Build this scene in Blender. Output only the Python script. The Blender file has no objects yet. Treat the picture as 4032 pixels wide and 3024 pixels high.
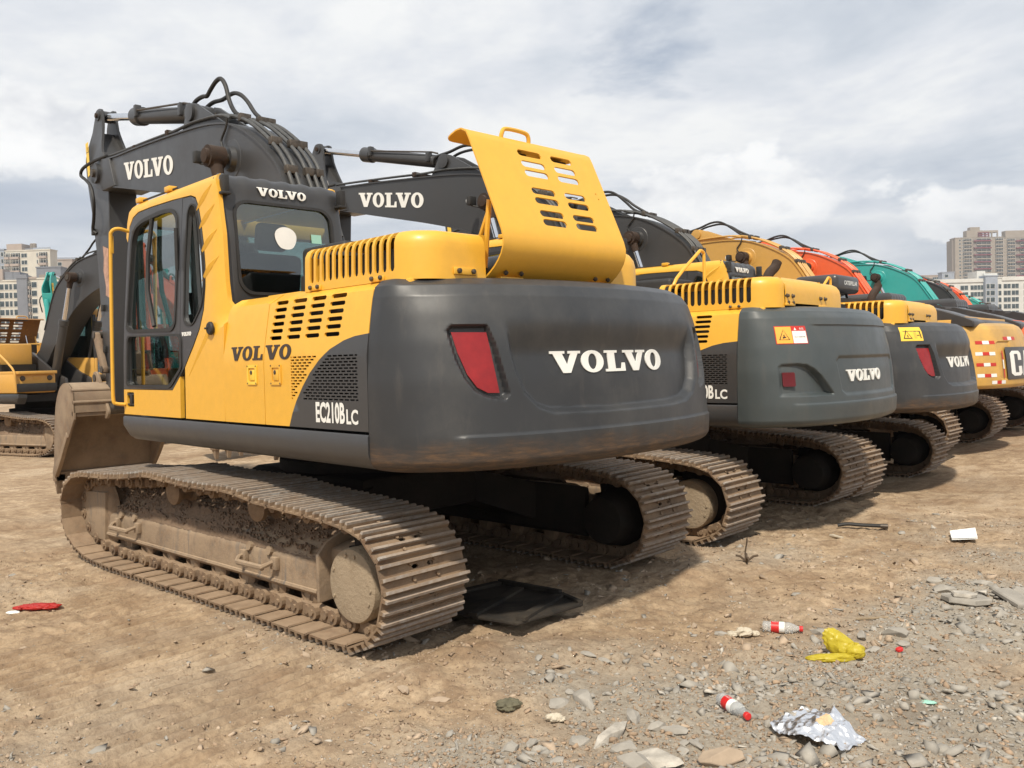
import bpy, bmesh, math, random
import numpy as np
from mathutils import Vector, Matrix
from mathutils.geometry import delaunay_2d_cdt

# ------------------------------------------------------------------ camera, sky, sun
SC = bpy.context.scene
COL = SC.collection
CAM = (-5.561, 4.2744, 1.5991)
YAW, PITCH, ROLL, FPX = -0.8269, -0.0280, -0.0245, 3400.6

def cam_basis():
    cy, sy, cp, sp = math.cos(YAW), math.sin(YAW), math.cos(PITCH), math.sin(PITCH)
    f = Vector((cy*cp, sy*cp, sp)); r = Vector((sy, -cy, 0)); u = r.cross(f)
    cr, sr = math.cos(ROLL), math.sin(ROLL)
    return cr*r + sr*u, -sr*r + cr*u, f
cd = bpy.data.cameras.new('camera'); cam = bpy.data.objects.new('camera', cd); COL.objects.link(cam)
R_, U_, F_ = cam_basis()
M = Matrix((R_, U_, -F_)).transposed().to_4x4(); M.translation = Vector(CAM); cam.matrix_world = M
cd.sensor_width = 36; cd.lens = FPX/4032*36; cd.clip_end = 6000; cd.clip_start = .05
SC.camera = cam

SUN = Vector((-.34, .50, .82)).normalized()
SUN_EL = math.asin(SUN.z); SUN_AZ = math.atan2(SUN.x, SUN.y)      # sky rotation: clockwise from +Y
SC.view_settings.view_transform = 'Standard'; SC.view_settings.look = 'None'
SC.view_settings.gamma = 1; SC.view_settings.exposure = 0.0
sl = bpy.data.lights.new('sun', 'SUN'); sl.energy = 4.7; sl.angle = math.radians(3.0); sl.color = (1, .91, .77)
so = bpy.data.objects.new('sun', sl); COL.objects.link(so)
so.rotation_euler = SUN.to_track_quat('Z', 'Y').to_euler()

def node(nt, t, **kw):
    n = nt.nodes.new(t)
    for k, v in kw.items():
        if k in ('ops', 'loc'): continue
        if hasattr(n, k): setattr(n, k, v)
    return n

def setup_world():
    w = bpy.data.worlds.new('World'); SC.world = w; w.use_nodes = True
    nt = w.node_tree; nt.nodes.clear(); L = nt.links.new
    out = node(nt, 'ShaderNodeOutputWorld'); bg = node(nt, 'ShaderNodeBackground'); L(bg.outputs[0], out.inputs[0])
    sky = node(nt, 'ShaderNodeTexSky', sky_type='NISHITA', sun_disc=False)
    sky.sun_elevation = SUN_EL; sky.sun_rotation = SUN_AZ; sky.air_density = 1.0; sky.dust_density = 2.0; sky.ozone_density = 1.2
    tc = node(nt, 'ShaderNodeTexCoord'); sep = node(nt, 'ShaderNodeSeparateXYZ'); L(tc.outputs['Generated'], sep.inputs[0])
    def mth(op, a, b=None, c=None, clamp=False):
        n = node(nt, 'ShaderNodeMath', operation=op); n.use_clamp = clamp
        for i, v in enumerate((a, b, c)):
            if v is None: continue
            if isinstance(v, (int, float)): n.inputs[i].default_value = v
            else: L(v, n.inputs[i])
        return n.outputs[0]
    # a cloud deck: project the view direction on a horizontal sheet
    zc = mth('ADD', mth('MAXIMUM', sep.outputs[2], 0.0), 0.16)
    px = mth('DIVIDE', sep.outputs[0], zc); py = mth('DIVIDE', sep.outputs[1], zc)
    comb = node(nt, 'ShaderNodeCombineXYZ'); L(px, comb.inputs[0]); L(py, comb.inputs[1])
    def noise(scale, det, rough, vec=None, off=(0, 0, 0), dist=0.0):
        mp = node(nt, 'ShaderNodeMapping'); L(vec or comb.outputs[0], mp.inputs[0]); mp.inputs['Location'].default_value = off
        n = node(nt, 'ShaderNodeTexNoise'); n.inputs['Scale'].default_value = scale; n.inputs['Detail'].default_value = det
        n.inputs['Roughness'].default_value = rough; n.inputs['Distortion'].default_value = dist
        L(mp.outputs[0], n.inputs['Vector']); return n.outputs[0]
    def ramp(fac, pts):
        r = node(nt, 'ShaderNodeValToRGB'); L(fac, r.inputs[0]); e = r.color_ramp.elements
        while len(e) < len(pts): e.new(.5)
        for el, (p_, c) in zip(e, pts): el.position = p_; el.color = (*c, 1)
        return r.outputs[0]
    def mix(f, a, b, bt='MIX'):
        m = node(nt, 'ShaderNodeMix', data_type='RGBA', blend_type=bt)
        for s, v in ((m.inputs[0], f), (m.inputs[6], a), (m.inputs[7], b)):
            if isinstance(v, (int, float)): s.default_value = v
            elif isinstance(v, tuple): s.default_value = (*v, 1)
            else: L(v, s)
        return m.outputs[2]
    n1 = noise(1.0, 9, .60, off=(3.1, 1.2, 0), dist=.5)
    n2 = noise(1.15, 9, .56, off=(7.7, 4.0, 2), dist=.4)
    n3 = noise(2.6, 7, .6, off=(1.7, 9.0, 5), dist=.3)
    el = sep.outputs[2]; az = mth('ARCTAN2', sep.outputs[1], sep.outputs[0])
    def blob(a, e, ra, re_):
        d1 = mth('POWER', mth('DIVIDE', mth('SUBTRACT', az, a), ra), 2.0); d2 = mth('POWER', mth('DIVIDE', mth('SUBTRACT', el, e), re_), 2.0)
        return mth('EXPONENT', mth('MULTIPLY', mth('ADD', d1, d2), -1.0))
    shade = mth('ADD', mth('MULTIPLY', n2, .65), mth('MULTIPLY', n3, .35))
    deck = ramp(shade, [(.35, (5.7, 6.3, 7.2)), (.44, (7.0, 7.5, 8.2)), (.52, (8.3, 8.6, 9.1)), (.61, (10.0, 10.1, 10.1))])
    gaps = mth('MAXIMUM', mth('MAXIMUM', blob(-.875, .285, .08, .014), blob(-1.0, .34, .09, .05)), blob(-1.26, .30, .11, .07))
    gm = ramp(mth('ADD', mth('MULTIPLY', gaps, .15), n1), [(.60, (0, 0, 0)), (.74, (1, 1, 1))])
    blue = mix(.35, mix(1.0, sky.outputs[0], (.9, .9, .9), 'MULTIPLY'), (3.6, 4.9, 6.8))
    c1 = mix(mth('MULTIPLY', gm, .65), deck, blue)
    # cumulus banks over the horizon: billowing tops, bluish bases
    mp = node(nt, 'ShaderNodeMapping'); L(tc.outputs['Generated'], mp.inputs[0]); mp.inputs['Scale'].default_value = (1, 1, 1.6)
    nb = node(nt, 'ShaderNodeTexNoise'); nb.inputs['Scale'].default_value = 13.0; nb.inputs['Detail'].default_value = 8; nb.inputs['Roughness'].default_value = .55
    L(mp.outputs[0], nb.inputs['Vector'])
    bank = mth('MAXIMUM', mth('MAXIMUM', blob(-.30, .235, .22, .055), blob(-1.06, .165, .16, .055)), mth('MAXIMUM', blob(-1.33, .135, .10, .030), blob(-.60, .05, .5, .03)))
    bm = ramp(mth('ADD', bank, mth('MULTIPLY', mth('SUBTRACT', nb.outputs[0], .5), 1.5)), [(.40, (0, 0, 0)), (.56, (1, 1, 1))])
    c2 = mix(mth('MULTIPLY', bm, .85), c1, ramp(nb.outputs[0], [(.35, (8.0, 8.2, 8.6)), (.6, (11.4, 11.4, 11.3))]))
    base = mth('MAXIMUM', blob(-.30, .165, .26, .030), mth('MULTIPLY', blob(-1.12, .125, .16, .020), .7))
    bs = ramp(mth('ADD', base, mth('MULTIPLY', mth('SUBTRACT', n3, .5), .9)), [(.25, (0, 0, 0)), (.8, (1, 1, 1))])
    c2 = mix(mth('MULTIPLY', bs, .65), c2, (4.4, 5.1, 6.3))
    hz = ramp(el, [(.0, (.75, .75, .75)), (.16, (0, 0, 0))])
    c3 = mix(hz, c2, (6.9, 7.2, 7.7))
    L(c3, bg.inputs[0]); bg.inputs[1].default_value = 0.096
setup_world()
SC.cycles.max_bounces = 6; SC.cycles.transparent_max_bounces = 12

# ------------------------------------------------------------------ materials
def new_mat(name):
    m = bpy.data.materials.new(name); m.use_nodes = True
    nt = m.node_tree; b = nt.nodes['Principled BSDF']; return m, nt, b
def nz(nt, scale, det=5, rough=.55, coord='Object', sc=(1, 1, 1)):
    tc = nt.nodes.new('ShaderNodeTexCoord'); mp = nt.nodes.new('ShaderNodeMapping'); mp.inputs['Scale'].default_value = sc
    nt.links.new(tc.outputs[coord], mp.inputs[0]); n = nt.nodes.new('ShaderNodeTexNoise')
    n.inputs['Scale'].default_value = scale; n.inputs['Detail'].default_value = det; n.inputs['Roughness'].default_value = rough
    nt.links.new(mp.outputs[0], n.inputs['Vector']); return n.outputs[0]
def rmp(nt, fac, pts):
    r = nt.nodes.new('ShaderNodeValToRGB'); nt.links.new(fac, r.inputs[0]); e = r.color_ramp.elements
    while len(e) < len(pts): e.new(.5)
    for el, (p_, c) in zip(e, pts): el.position = p_; el.color = (*(c if isinstance(c, tuple) else (c, c, c)), 1)
    return r.outputs[0]
def mxc(nt, f, a, b, bt='MIX'):
    m = nt.nodes.new('ShaderNodeMix'); m.data_type = 'RGBA'; m.blend_type = bt
    for s, v in ((m.inputs[0], f), (m.inputs[6], a), (m.inputs[7], b)):
        if isinstance(v, (int, float)): s.default_value = v
        elif isinstance(v, tuple): s.default_value = (*v, 1)
        else: nt.links.new(v, s)
    return m.outputs[2]
def bump(nt, b, h, st=.3, dist=.01):
    n = nt.nodes.new('ShaderNodeBump'); n.inputs['Strength'].default_value = st; n.inputs['Distance'].default_value = dist
    nt.links.new(h, n.inputs['Height']); nt.links.new(n.outputs[0], b.inputs['Normal'])

def paint(name, col, rough=.42, dirt=.18, dirtcol=(.30, .22, .15), wear=0.0, coat=.25):
    m, nt, b = new_mat(name)
    n1 = nz(nt, 2.3, 8, .65); n2 = nz(nt, 14, 6, .7); n3 = nz(nt, 4, 5, .6, sc=(1, 1, .25))
    d = rmp(nt, n1, [(.42, 0.0), (.75, 1.0)])
    dark = tuple(c*.86 for c in col); lite = tuple(min(1, c*1.07) for c in col)
    c0 = mxc(nt, n2, dark, lite)
    f = nt.nodes.new('ShaderNodeMath'); f.operation = 'MULTIPLY'; f.inputs[1].default_value = dirt
    nt.links.new(mxc(nt, .5, d, n3), f.inputs[0])
    c1 = mxc(nt, f.outputs[0], c0, dirtcol)
    if wear:
        w = rmp(nt, nz(nt, 11, 9, .78), [(.70, 0.0), (.735, wear)])
        c1 = mxc(nt, w, c1, (.16, .07, .035))
    nt.links.new(c1, b.inputs['Base Color'])
    nt.links.new(rmp(nt, n1, [(.3, rough-.06), (.7, rough+.16)]), b.inputs['Roughness'])
    b.inputs['Coat Weight'].default_value = coat; b.inputs['Coat Roughness'].default_value = .25
    bump(nt, b, nz(nt, 5, 3), .05, .01)
    return m
def plain(name, col, rough=.6, metal=0, noise_=.25, scale=8, bmp=0, spec=.5):
    m, nt, b = new_mat(name)
    n = nz(nt, scale, 6, .65)
    c = mxc(nt, rmp(nt, n, [(.3, 0.0), (.7, 1.0)]), tuple(x*(1-noise_) for x in col), tuple(min(1, x*(1+noise_)) for x in col))
    nt.links.new(c, b.inputs['Base Color']); b.inputs['Roughness'].default_value = rough; b.inputs['Metallic'].default_value = metal
    b.inputs['Specular IOR Level'].default_value = spec
    if bmp: bump(nt, b, nz(nt, scale*6, 5), bmp, .01)
    return m
def dirty_steel(name, mud=(.30, .215, .14), steel=(.13, .105, .085), rust=(.20, .085, .035), lo=.40, hi=.58, bmp=.5, dust=True):
    m, nt, b = new_mat(name)
    n1 = nz(nt, 5, 9, .68); n2 = nz(nt, 19, 7, .7); n3 = nz(nt, 1.6, 5, .6)
    c0 = mxc(nt, rmp(nt, n2, [(.38, 0.0), (.66, 1.0)]), steel, rust)
    c1 = mxc(nt, rmp(nt, n1, [(lo-.08, 0.0), (hi-.03, 1.0)]), c0, mud)
    c2 = mxc(nt, rmp(nt, n3, [(.45, 0.0), (.72, .5)]), c1, tuple(min(1, x*1.3) for x in mud))
    ge = nt.nodes.new('ShaderNodeNewGeometry'); sx = nt.nodes.new('ShaderNodeSeparateXYZ'); nt.links.new(ge.outputs['Normal'], sx.inputs[0])
    up = rmp(nt, sx.outputs[2], [(.45, 0.0), (.95, .85)]); dn = rmp(nt, nz(nt, 9, 6, .7), [(.30, .25), (.60, 1.0)]); du = nt.nodes.new('ShaderNodeMath'); du.operation = 'MULTIPLY'
    nt.links.new(up, du.inputs[0]); nt.links.new(dn, du.inputs[1]); c2 = mxc(nt, du.outputs[0], c2, tuple(min(.44, x*1.35+.02) for x in mud)) if dust else c2
    nt.links.new(c2, b.inputs['Base Color']); b.inputs['Roughness'].default_value = .85; b.inputs['Specular IOR Level'].default_value = .3
    bump(nt, b, nz(nt, 38, 8, .7), bmp, .012)
    return m
MAT = {}
MAT['yellow'] = paint('yellow_paint', (.79, .425, .035), dirt=.10, rough=.42, wear=.35)
MAT['tan'] = paint('ochre_paint', (.55, .31, .07), dirt=.15, wear=.25)
MAT['ochre'] = paint('dark_yellow_paint', (.66, .36, .07), dirt=.2)
MAT['grey'] = paint('charcoal_paint', (.040, .041, .043), rough=.40, dirt=.12, dirtcol=(.12, .10, .085), coat=.2)
MAT['grey_green'] = paint('slate_paint', (.055, .064, .066), rough=.5, dirt=.18, dirtcol=(.15, .14, .12), coat=.1)
MAT['orange'] = paint('orange_paint', (.78, .115, .03), dirt=.1)
MAT['teal'] = paint('teal_paint', (.03, .36, .33), dirt=.1)
MAT['black_paint'] = paint('black_paint', (.03, .031, .034), rough=.38, dirt=.15)
MAT['white_decal'] = plain('white_lettering', (.78, .78, .74), .5, noise_=.05)
MAT['black_decal'] = plain('dark_brown_lettering', (.035, .022, .015), .5, noise_=.1)
MAT['red_decal'] = plain('red_sticker', (.5, .03, .02), .4, noise_=.1)
MAT['yellow_decal'] = plain('yellow_sticker', (.85, .55, .06), .45, noise_=.08)
MAT['orange_decal'] = plain('amber_sticker', (.85, .42, .06), .45, noise_=.05)
MAT['rubber'] = plain('black_rubber', (.022, .021, .02), .6, noise_=.3)
MAT['hose'] = plain('grey_hose', (.06, .061, .06), .55, noise_=.35, scale=20)
MAT['dark'] = plain('dark_interior', (.010, .009, .008), .8, noise_=.4)  # near black; also stands in for shade behind slots and panels
MAT['oily_shaded'] = dirty_steel('oily_shade_dark_steel', mud=(.022, .017, .013), steel=(.009, .008, .007), rust=(.013, .010, .008), lo=.42, hi=.7, dust=False)  # oily steel, colour darkened further to stand for shade under the machines
MAT['chrome'] = plain('chromed_rod', (.75, .76, .78), .12, 1, noise_=.05)
MAT['steel'] = plain('bolt_steel', (.10, .085, .07), .5, .6, noise_=.4, scale=30)
MAT['rust'] = dirty_steel('rusty_pipe', mud=(.045, .030, .022), steel=(.022, .018, .016), rust=(.055, .03, .02))
MAT['grouser'] = dirty_steel('worn_grouser_steel', mud=(.25, .19, .14), steel=(.36, .345, .32), rust=(.17, .13, .10), lo=.45, hi=.70, bmp=.3)
MAT['track'] = dirty_steel('muddy_track_steel', mud=(.235, .165, .105), steel=(.085, .067, .052), rust=(.14, .07, .036), lo=.36, hi=.64)
MAT['frame'] = dirty_steel('muddy_frame_steel', mud=(.29, .215, .145), steel=(.12, .105, .09), rust=(.20, .12, .065), lo=.32, hi=.56)
def streaks(m):
    nt = m.node_tree; b = nt.nodes['Principled BSDF']; src = b.inputs['Base Color'].links[0].from_socket
    a = rmp(nt, nz(nt, 7, 6, .7, sc=(3.2, .3, .25)), [(.50, 0.0), (.66, .85)]); w = rmp(nt, nz(nt, 1.7, 3, .5), [(.44, 0.0), (.60, 1.0)])
    f = nt.nodes.new('ShaderNodeMath'); f.operation = 'MULTIPLY'; nt.links.new(a, f.inputs[0]); nt.links.new(w, f.inputs[1])
    nt.links.new(mxc(nt, f.outputs[0], src, (.13, .125, .12)), b.inputs['Base Color'])
streaks(MAT['frame'])
MAT['bucket'] = dirty_steel('dusty_bucket_steel', mud=(.25, .185, .125), steel=(.13, .105, .085), rust=(.18, .10, .06), lo=.3, hi=.62, bmp=.25)
MAT['mud'] = dirty_steel('caked_dirt', mud=(.20, .14, .095), steel=(.15, .105, .07), rust=(.17, .12, .08), bmp=.9)
MAT['seat'] = plain('black_seat_fabric', (.02, .02, .021), .9)
MAT['paper'] = plain('white_paper', (.75, .75, .72), .8, noise_=.06)
MAT['mint'] = plain('pale_green_sticker', (.30, .55, .45), .6, noise_=.05)
def reflector():
    m, nt, b = new_mat('red_reflector')
    c = mxc(nt, rmp(nt, nz(nt, 6, 8, .7), [(.35, 0.0), (.7, 1.0)]), (.20, .003, .005), (.34, .012, .012))
    nt.links.new(c, b.inputs['Base Color']); b.inputs['Roughness'].default_value = .3; b.inputs['Coat Weight'].default_value = .2
    return m
MAT['red'] = reflector(); MAT['red_dark'] = plain('dark_red_lens', (.11, .004, .008), .35, noise_=.2)
def glass(name, tint=(.72, .84, .80), refl=.10):
    m = bpy.data.materials.new(name); m.use_nodes = True; nt = m.node_tree; nt.nodes.clear()
    o = nt.nodes.new('ShaderNodeOutputMaterial'); mx = nt.nodes.new('ShaderNodeMixShader')
    t = nt.nodes.new('ShaderNodeBsdfTransparent'); t.inputs[0].default_value = (*tint, 1)
    g = nt.nodes.new('ShaderNodeBsdfGlossy'); g.inputs['Roughness'].default_value = .015; g.inputs[0].default_value = (.95, 1, 1, 1)
    fr = nt.nodes.new('ShaderNodeFresnel'); fr.inputs[0].default_value = 1.52
    ad = nt.nodes.new('ShaderNodeMath'); ad.operation = 'MULTIPLY_ADD'; ad.inputs[1].default_value = 1.5; ad.inputs[2].default_value = refl
    ad.use_clamp = True
    nt.links.new(fr.outputs[0], ad.inputs[0]); nt.links.new(ad.outputs[0], mx.inputs[0])
    nt.links.new(t.outputs[0], mx.inputs[1]); nt.links.new(g.outputs[0], mx.inputs[2]); nt.links.new(mx.outputs[0], o.inputs[0])
    return m
MAT['glass'] = glass('tinted_cab_glass', (.33, .45, .43), .07)
def cw_mat(name, col, rust_z=1.15, amt=1.0):
    """weathered counterweight: paint, with a band of rust and scrapes along its lower edge"""
    m, nt, b = new_mat(name)
    tc = nt.nodes.new('ShaderNodeTexCoord'); sp = nt.nodes.new('ShaderNodeSeparateXYZ'); nt.links.new(tc.outputs['Object'], sp.inputs[0])
    n1 = nz(nt, 3, 9, .7); n2 = nz(nt, 16, 8, .75, sc=(.5, .5, 4)); n3 = nz(nt, 1.2, 4, .6)
    a = nt.nodes.new('ShaderNodeMath'); a.operation = 'MULTIPLY_ADD'; a.inputs[1].default_value = .26; nt.links.new(n1, a.inputs[0]); nt.links.new(sp.outputs[2], a.inputs[2])
    mask = rmp(nt, mr(nt, a.outputs[0], rust_z+.10, rust_z+.02), [(0, 0.0), (1, 1.0)])
    mm = nt.nodes.new('ShaderNodeMath'); mm.operation = 'MULTIPLY'; mm.inputs[1].default_value = .95*amt; nt.links.new(mask, mm.inputs[0])
    rustc = rmp(nt, n2, [(.3, (.026, .021, .018)), (.48, (.055, .036, .024)), (.62, (.11, .062, .03)), (.72, (.15, .09, .04)), (.82, (.06, .045, .035))])
    base = mxc(nt, rmp(nt, n3, [(.35, 0.0), (.7, 1.0)]), tuple(c*.82 for c in col), tuple(c*1.15 for c in col))
    sc = rmp(nt, nz(nt, 26, 6, .8, sc=(3, 3, .5)), [(.70, 0.0), (.76, .5)])
    base = mxc(nt, rmp(nt, nz(nt, 1.9, 8, .7), [(.45, 0.0), (.72, .35)]), base, (.10, .095, .085))
    base = mxc(nt, rmp(nt, nz(nt, 5, 6, .7, sc=(2.2, 2.2, .35)), [(.56, 0.0), (.72, .22)]), base, (.12, .105, .09))
    base = mxc(nt, sc, base, (.2, .2, .2))
    nt.links.new(mxc(nt, mm.outputs[0], base, rustc), b.inputs['Base Color'])
    rr = mxc(nt, mask, rmp(nt, n1, [(.3, .36), (.7, .56)]), (.8, .8, .8)); nt.links.new(rr, b.inputs['Roughness'])
    b.inputs['Coat Weight'].default_value = .15; b.inputs['Coat Roughness'].default_value = .3
    bump(nt, b, nz(nt, 3.2, 3, .5), .12, .02)
    return m
def mr(nt, v, a, b):
    n = nt.nodes.new('ShaderNodeMapRange'); nt.links.new(v, n.inputs[0]); n.inputs[1].default_value = a; n.inputs[2].default_value = b
    return n.outputs[0]
MAT['cw'] = cw_mat('weathered_counterweight_charcoal', (.029, .031, .034), 1.225)
MAT['cw2'] = cw_mat('weathered_counterweight_slate', (.052, .064, .067), .98, .4)
MAT['cw_tan'] = cw_mat('weathered_counterweight_yellow', (.60, .35, .08), 1.0, .3)
MAT['cw_orange'] = cw_mat('weathered_counterweight_orange', (.70, .12, .03), .98, .5)

# ------------------------------------------------------------------ mesh helpers
CACHE = {}
def finish(name, verts, faces, mats, mi=None, smooth=35):
    me = bpy.data.meshes.new(name); me.from_pydata([tuple(v) for v in verts], [], faces)
    for m in mats: me.materials.append(MAT[m] if isinstance(m, str) else m)
    if mi is not None: me.polygons.foreach_set('material_index', mi)
    bm = bmesh.new(); bm.from_mesh(me)
    bmesh.ops.recalc_face_normals(bm, faces=bm.faces)
    if smooth:
        lim = math.radians(smooth)
        for e in bm.edges:
            e.smooth = not (len(e.link_faces) != 2 or e.calc_face_angle(0) > lim)
        for f in bm.faces: f.smooth = True
    bm.to_mesh(me); bm.free(); me.update()
    return me
class MB:
    def __init__(s, *mats): s.v = []; s.f = []; s.m = []; s.mats = list(mats) or ['grey']; s.X = None
    def add(s, v, f, mi=0):
        o = len(s.v)
        if s.X is not None: v = [tuple(s.X @ Vector(p)) for p in v]
        s.v += [tuple(p) for p in v]; s.f += [tuple(i+o for i in q) for q in f]; s.m += [mi]*len(f); return s
    def mi(s, m):
        if m not in s.mats: s.mats.append(m)
        return s.mats.index(m)
    def hexa(s, p, mi=0):        # 8 points: bottom ring, top ring
        return s.add(p, [(3, 2, 1, 0), (4, 5, 6, 7), (0, 1, 5, 4), (1, 2, 6, 5), (2, 3, 7, 6), (3, 0, 4, 7)], mi)
    def box(s, a, b, mi=0, mat=None):
        if mat: mi = s.mi(mat)
        (x0, y0, z0), (x1, y1, z1) = a, b
        return s.hexa([(x0, y0, z0), (x1, y0, z0), (x1, y1, z0), (x0, y1, z0), (x0, y0, z1), (x1, y0, z1), (x1, y1, z1), (x0, y1, z1)], mi)
    def bbox(s, a, b, r=.02, mi=0, mat=None, seg=2):     # bevelled box
        if mat: mi = s.mi(mat)
        bm = bmesh.new(); bmesh.ops.create_cube(bm, size=1)
        for v in bm.verts: v.co = Vector([a[i]+(b[i]-a[i])*(v.co[i]+.5) for i in range(3)])
        bmesh.ops.bevel(bm, geom=list(bm.edges), offset=r, segments=seg, profile=.5, affect='EDGES')
        bm.verts.index_update(); s.add([v.co[:] for v in bm.verts], [tuple(v.index for v in f.verts) for f in bm.faces], mi); bm.free(); return s
    def cyl(s, p0, p1, r0, r1=None, n=16, mi=0, mat=None, caps=True):
        if mat: mi = s.mi(mat)
        if r1 is None: r1 = r0
        p0, p1 = Vector(p0), Vector(p1); d = (p1-p0).normalized(); a = d.orthogonal().normalized(); b = d.cross(a)
        v = []
        for p, r in ((p0, r0), (p1, r1)):
            v += [p+(a*math.cos(2*math.pi*i/n)+b*math.sin(2*math.pi*i/n))*r for i in range(n)]
        f = [(i, (i+1) % n, n+(i+1) % n, n+i) for i in range(n)]
        if caps: f += [tuple(range(n))[::-1], tuple(range(n, 2*n))]
        return s.add(v, f, mi)
    def tube(s, pts, r, n=8, mi=0, mat=None, smooth=0):
        if mat: mi = s.mi(mat)
        pts = [Vector(p) for p in pts]
        if smooth: pts = catm(pts, smooth)
        rs = r if isinstance(r, (list, tuple)) else None
        v = []; prev = None; N = len(pts)
        for i, p in enumerate(pts):
            d = (pts[min(i+1, N-1)]-pts[max(i-1, 0)]).normalized()
            a = (prev - d*prev.dot(d)) if prev is not None else d.orthogonal()
            a.normalize(); prev = a; b = d.cross(a); rr = rs[min(i, len(rs)-1)] if rs else r
            v += [p+(a*math.cos(2*math.pi*k/n)+b*math.sin(2*math.pi*k/n))*rr for k in range(n)]
        f = [(i*n+k, i*n+(k+1) % n, (i+1)*n+(k+1) % n, (i+1)*n+k) for i in range(N-1) for k in range(n)]
        f += [tuple(range(n))[::-1], tuple(range((N-1)*n, N*n))]
        return s.add(v, f, mi)
    def prism(s, poly, y0, y1, axis=1, mi=0, mat=None, y0f=None, y1f=None):
        """polygon in the two other axes, extruded along axis; y0f/y1f may bend the ends"""
        if mat: mi = s.mi(mat)
        n = len(poly); v = []
        for k, yy in enumerate((y0, y1)):
            fn = (y0f, y1f)[k]
            for p in poly:
                y = fn(*p) if fn else yy
                q = [p[0], p[1]]; q.insert(axis, y); v.append(q)
        f = [tuple(range(n))[::-1], tuple(range(n, 2*n))]+[(i, (i+1) % n, n+(i+1) % n, n+i) for i in range(n)]
        return s.add(v, f, mi)
    def bprism(s, poly, y0, y1, axis=1, r=.012, seg=2, mi=0, mat=None):
        if mat: mi = s.mi(mat)
        t = MB(); t.prism(poly, y0, y1, axis); bm = bmesh.new(); vs = [bm.verts.new(p) for p in t.v]
        for q in t.f: bm.faces.new([vs[i] for i in q])
        bm.normal_update()
        es = [e for e in bm.edges if len(e.link_faces) == 2 and e.calc_face_angle(0) > .5]
        bmesh.ops.bevel(bm, geom=es, offset=r, segments=seg, profile=.5, affect='EDGES', clamp_overlap=True)
        bm.verts.index_update(); s.add([v.co[:] for v in bm.verts], [tuple(v.index for v in f.verts) for f in bm.faces], mi); bm.free(); return s
    def lathe(s, c, axis, prof, n=24, mi=0, mat=None):
        """prof = [(dist along axis, radius)...]"""
        if mat: mi = s.mi(mat)
        c, d = Vector(c), Vector(axis).normalized(); a = d.orthogonal().normalized(); b = d.cross(a); v = []
        for t, r in prof: v += [c+d*t+(a*math.cos(2*math.pi*k/n)+b*math.sin(2*math.pi*k/n))*max(r, 1e-4) for k in range(n)]
        N = len(prof); f = [(i*n+k, i*n+(k+1) % n, (i+1)*n+(k+1) % n, (i+1)*n+k) for i in range(N-1) for k in range(n)]
        f += [tuple(range(n))[::-1], tuple(range((N-1)*n, N*n))]
        return s.add(v, f, mi)
    def panel(s, outline, fmap, holes=(), t=.02, step=None, mi=0, mat=None):
        if mat: mi = s.mi(mat)
        v, f = panel(outline, fmap, holes, t, step); return s.add(v, f, mi)
    def mesh(s, name, smooth=35): return finish(name, s.v, s.f, s.mats, s.m, smooth)
def catm(P, n):
    P = [2*P[0]-P[1]]+list(P)+[2*P[-1]-P[-2]]; out = []
    for i in range(1, len(P)-2):
        a, b, c, d = P[i-1:i+3]
        for k in range(n):
            t = k/n; out.append(.5*((2*b)+(-a+c)*t+(2*a-5*b+4*c-d)*t*t+(-a+3*b-3*c+d)*t**3))
    out.append(P[-2]); return out
def smooth2(pts, n=4, closed=False):
    P = [Vector((*p, 0)) for p in pts]
    if closed:
        N = len(P); out = []
        for i in range(N):
            a, b, c, d = P[i-1], P[i], P[(i+1) % N], P[(i+2) % N]
            for k in range(n):
                t = k/n; q = .5*((2*b)+(-a+c)*t+(2*a-5*b+4*c-d)*t*t+(-a+3*b-3*c+d)*t**3); out.append((q.x, q.y))
        return out
    return [(q.x, q.y) for q in catm(P, n)]
def inside(P, poly):
    poly = np.asarray(poly, float); x, y = P[:, 0], P[:, 1]; r = np.zeros(len(P), bool); n = len(poly)
    for i in range(n):
        (x0, y0), (x1, y1) = poly[i-1], poly[i]
        c = (y0 > y) != (y1 > y)
        if c.any(): r ^= c & (x < (x1-x0)*(y-y0)/((y1-y0) or 1e-12)+x0)
    return r
def sdist(P, poly):
    """distance to the outline, negative outside"""
    poly = np.asarray(poly, float); d = np.full(len(P), 1e9)
    for i in range(len(poly)):
        a, b = poly[i-1], poly[i]; ab = b-a; t = np.clip(((P-a)@ab)/(ab@ab+1e-12), 0, 1)
        d = np.minimum(d, np.hypot(*(P-a-t[:, None]*ab).T))
    return np.where(inside(P, poly), d, -d)
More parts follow.
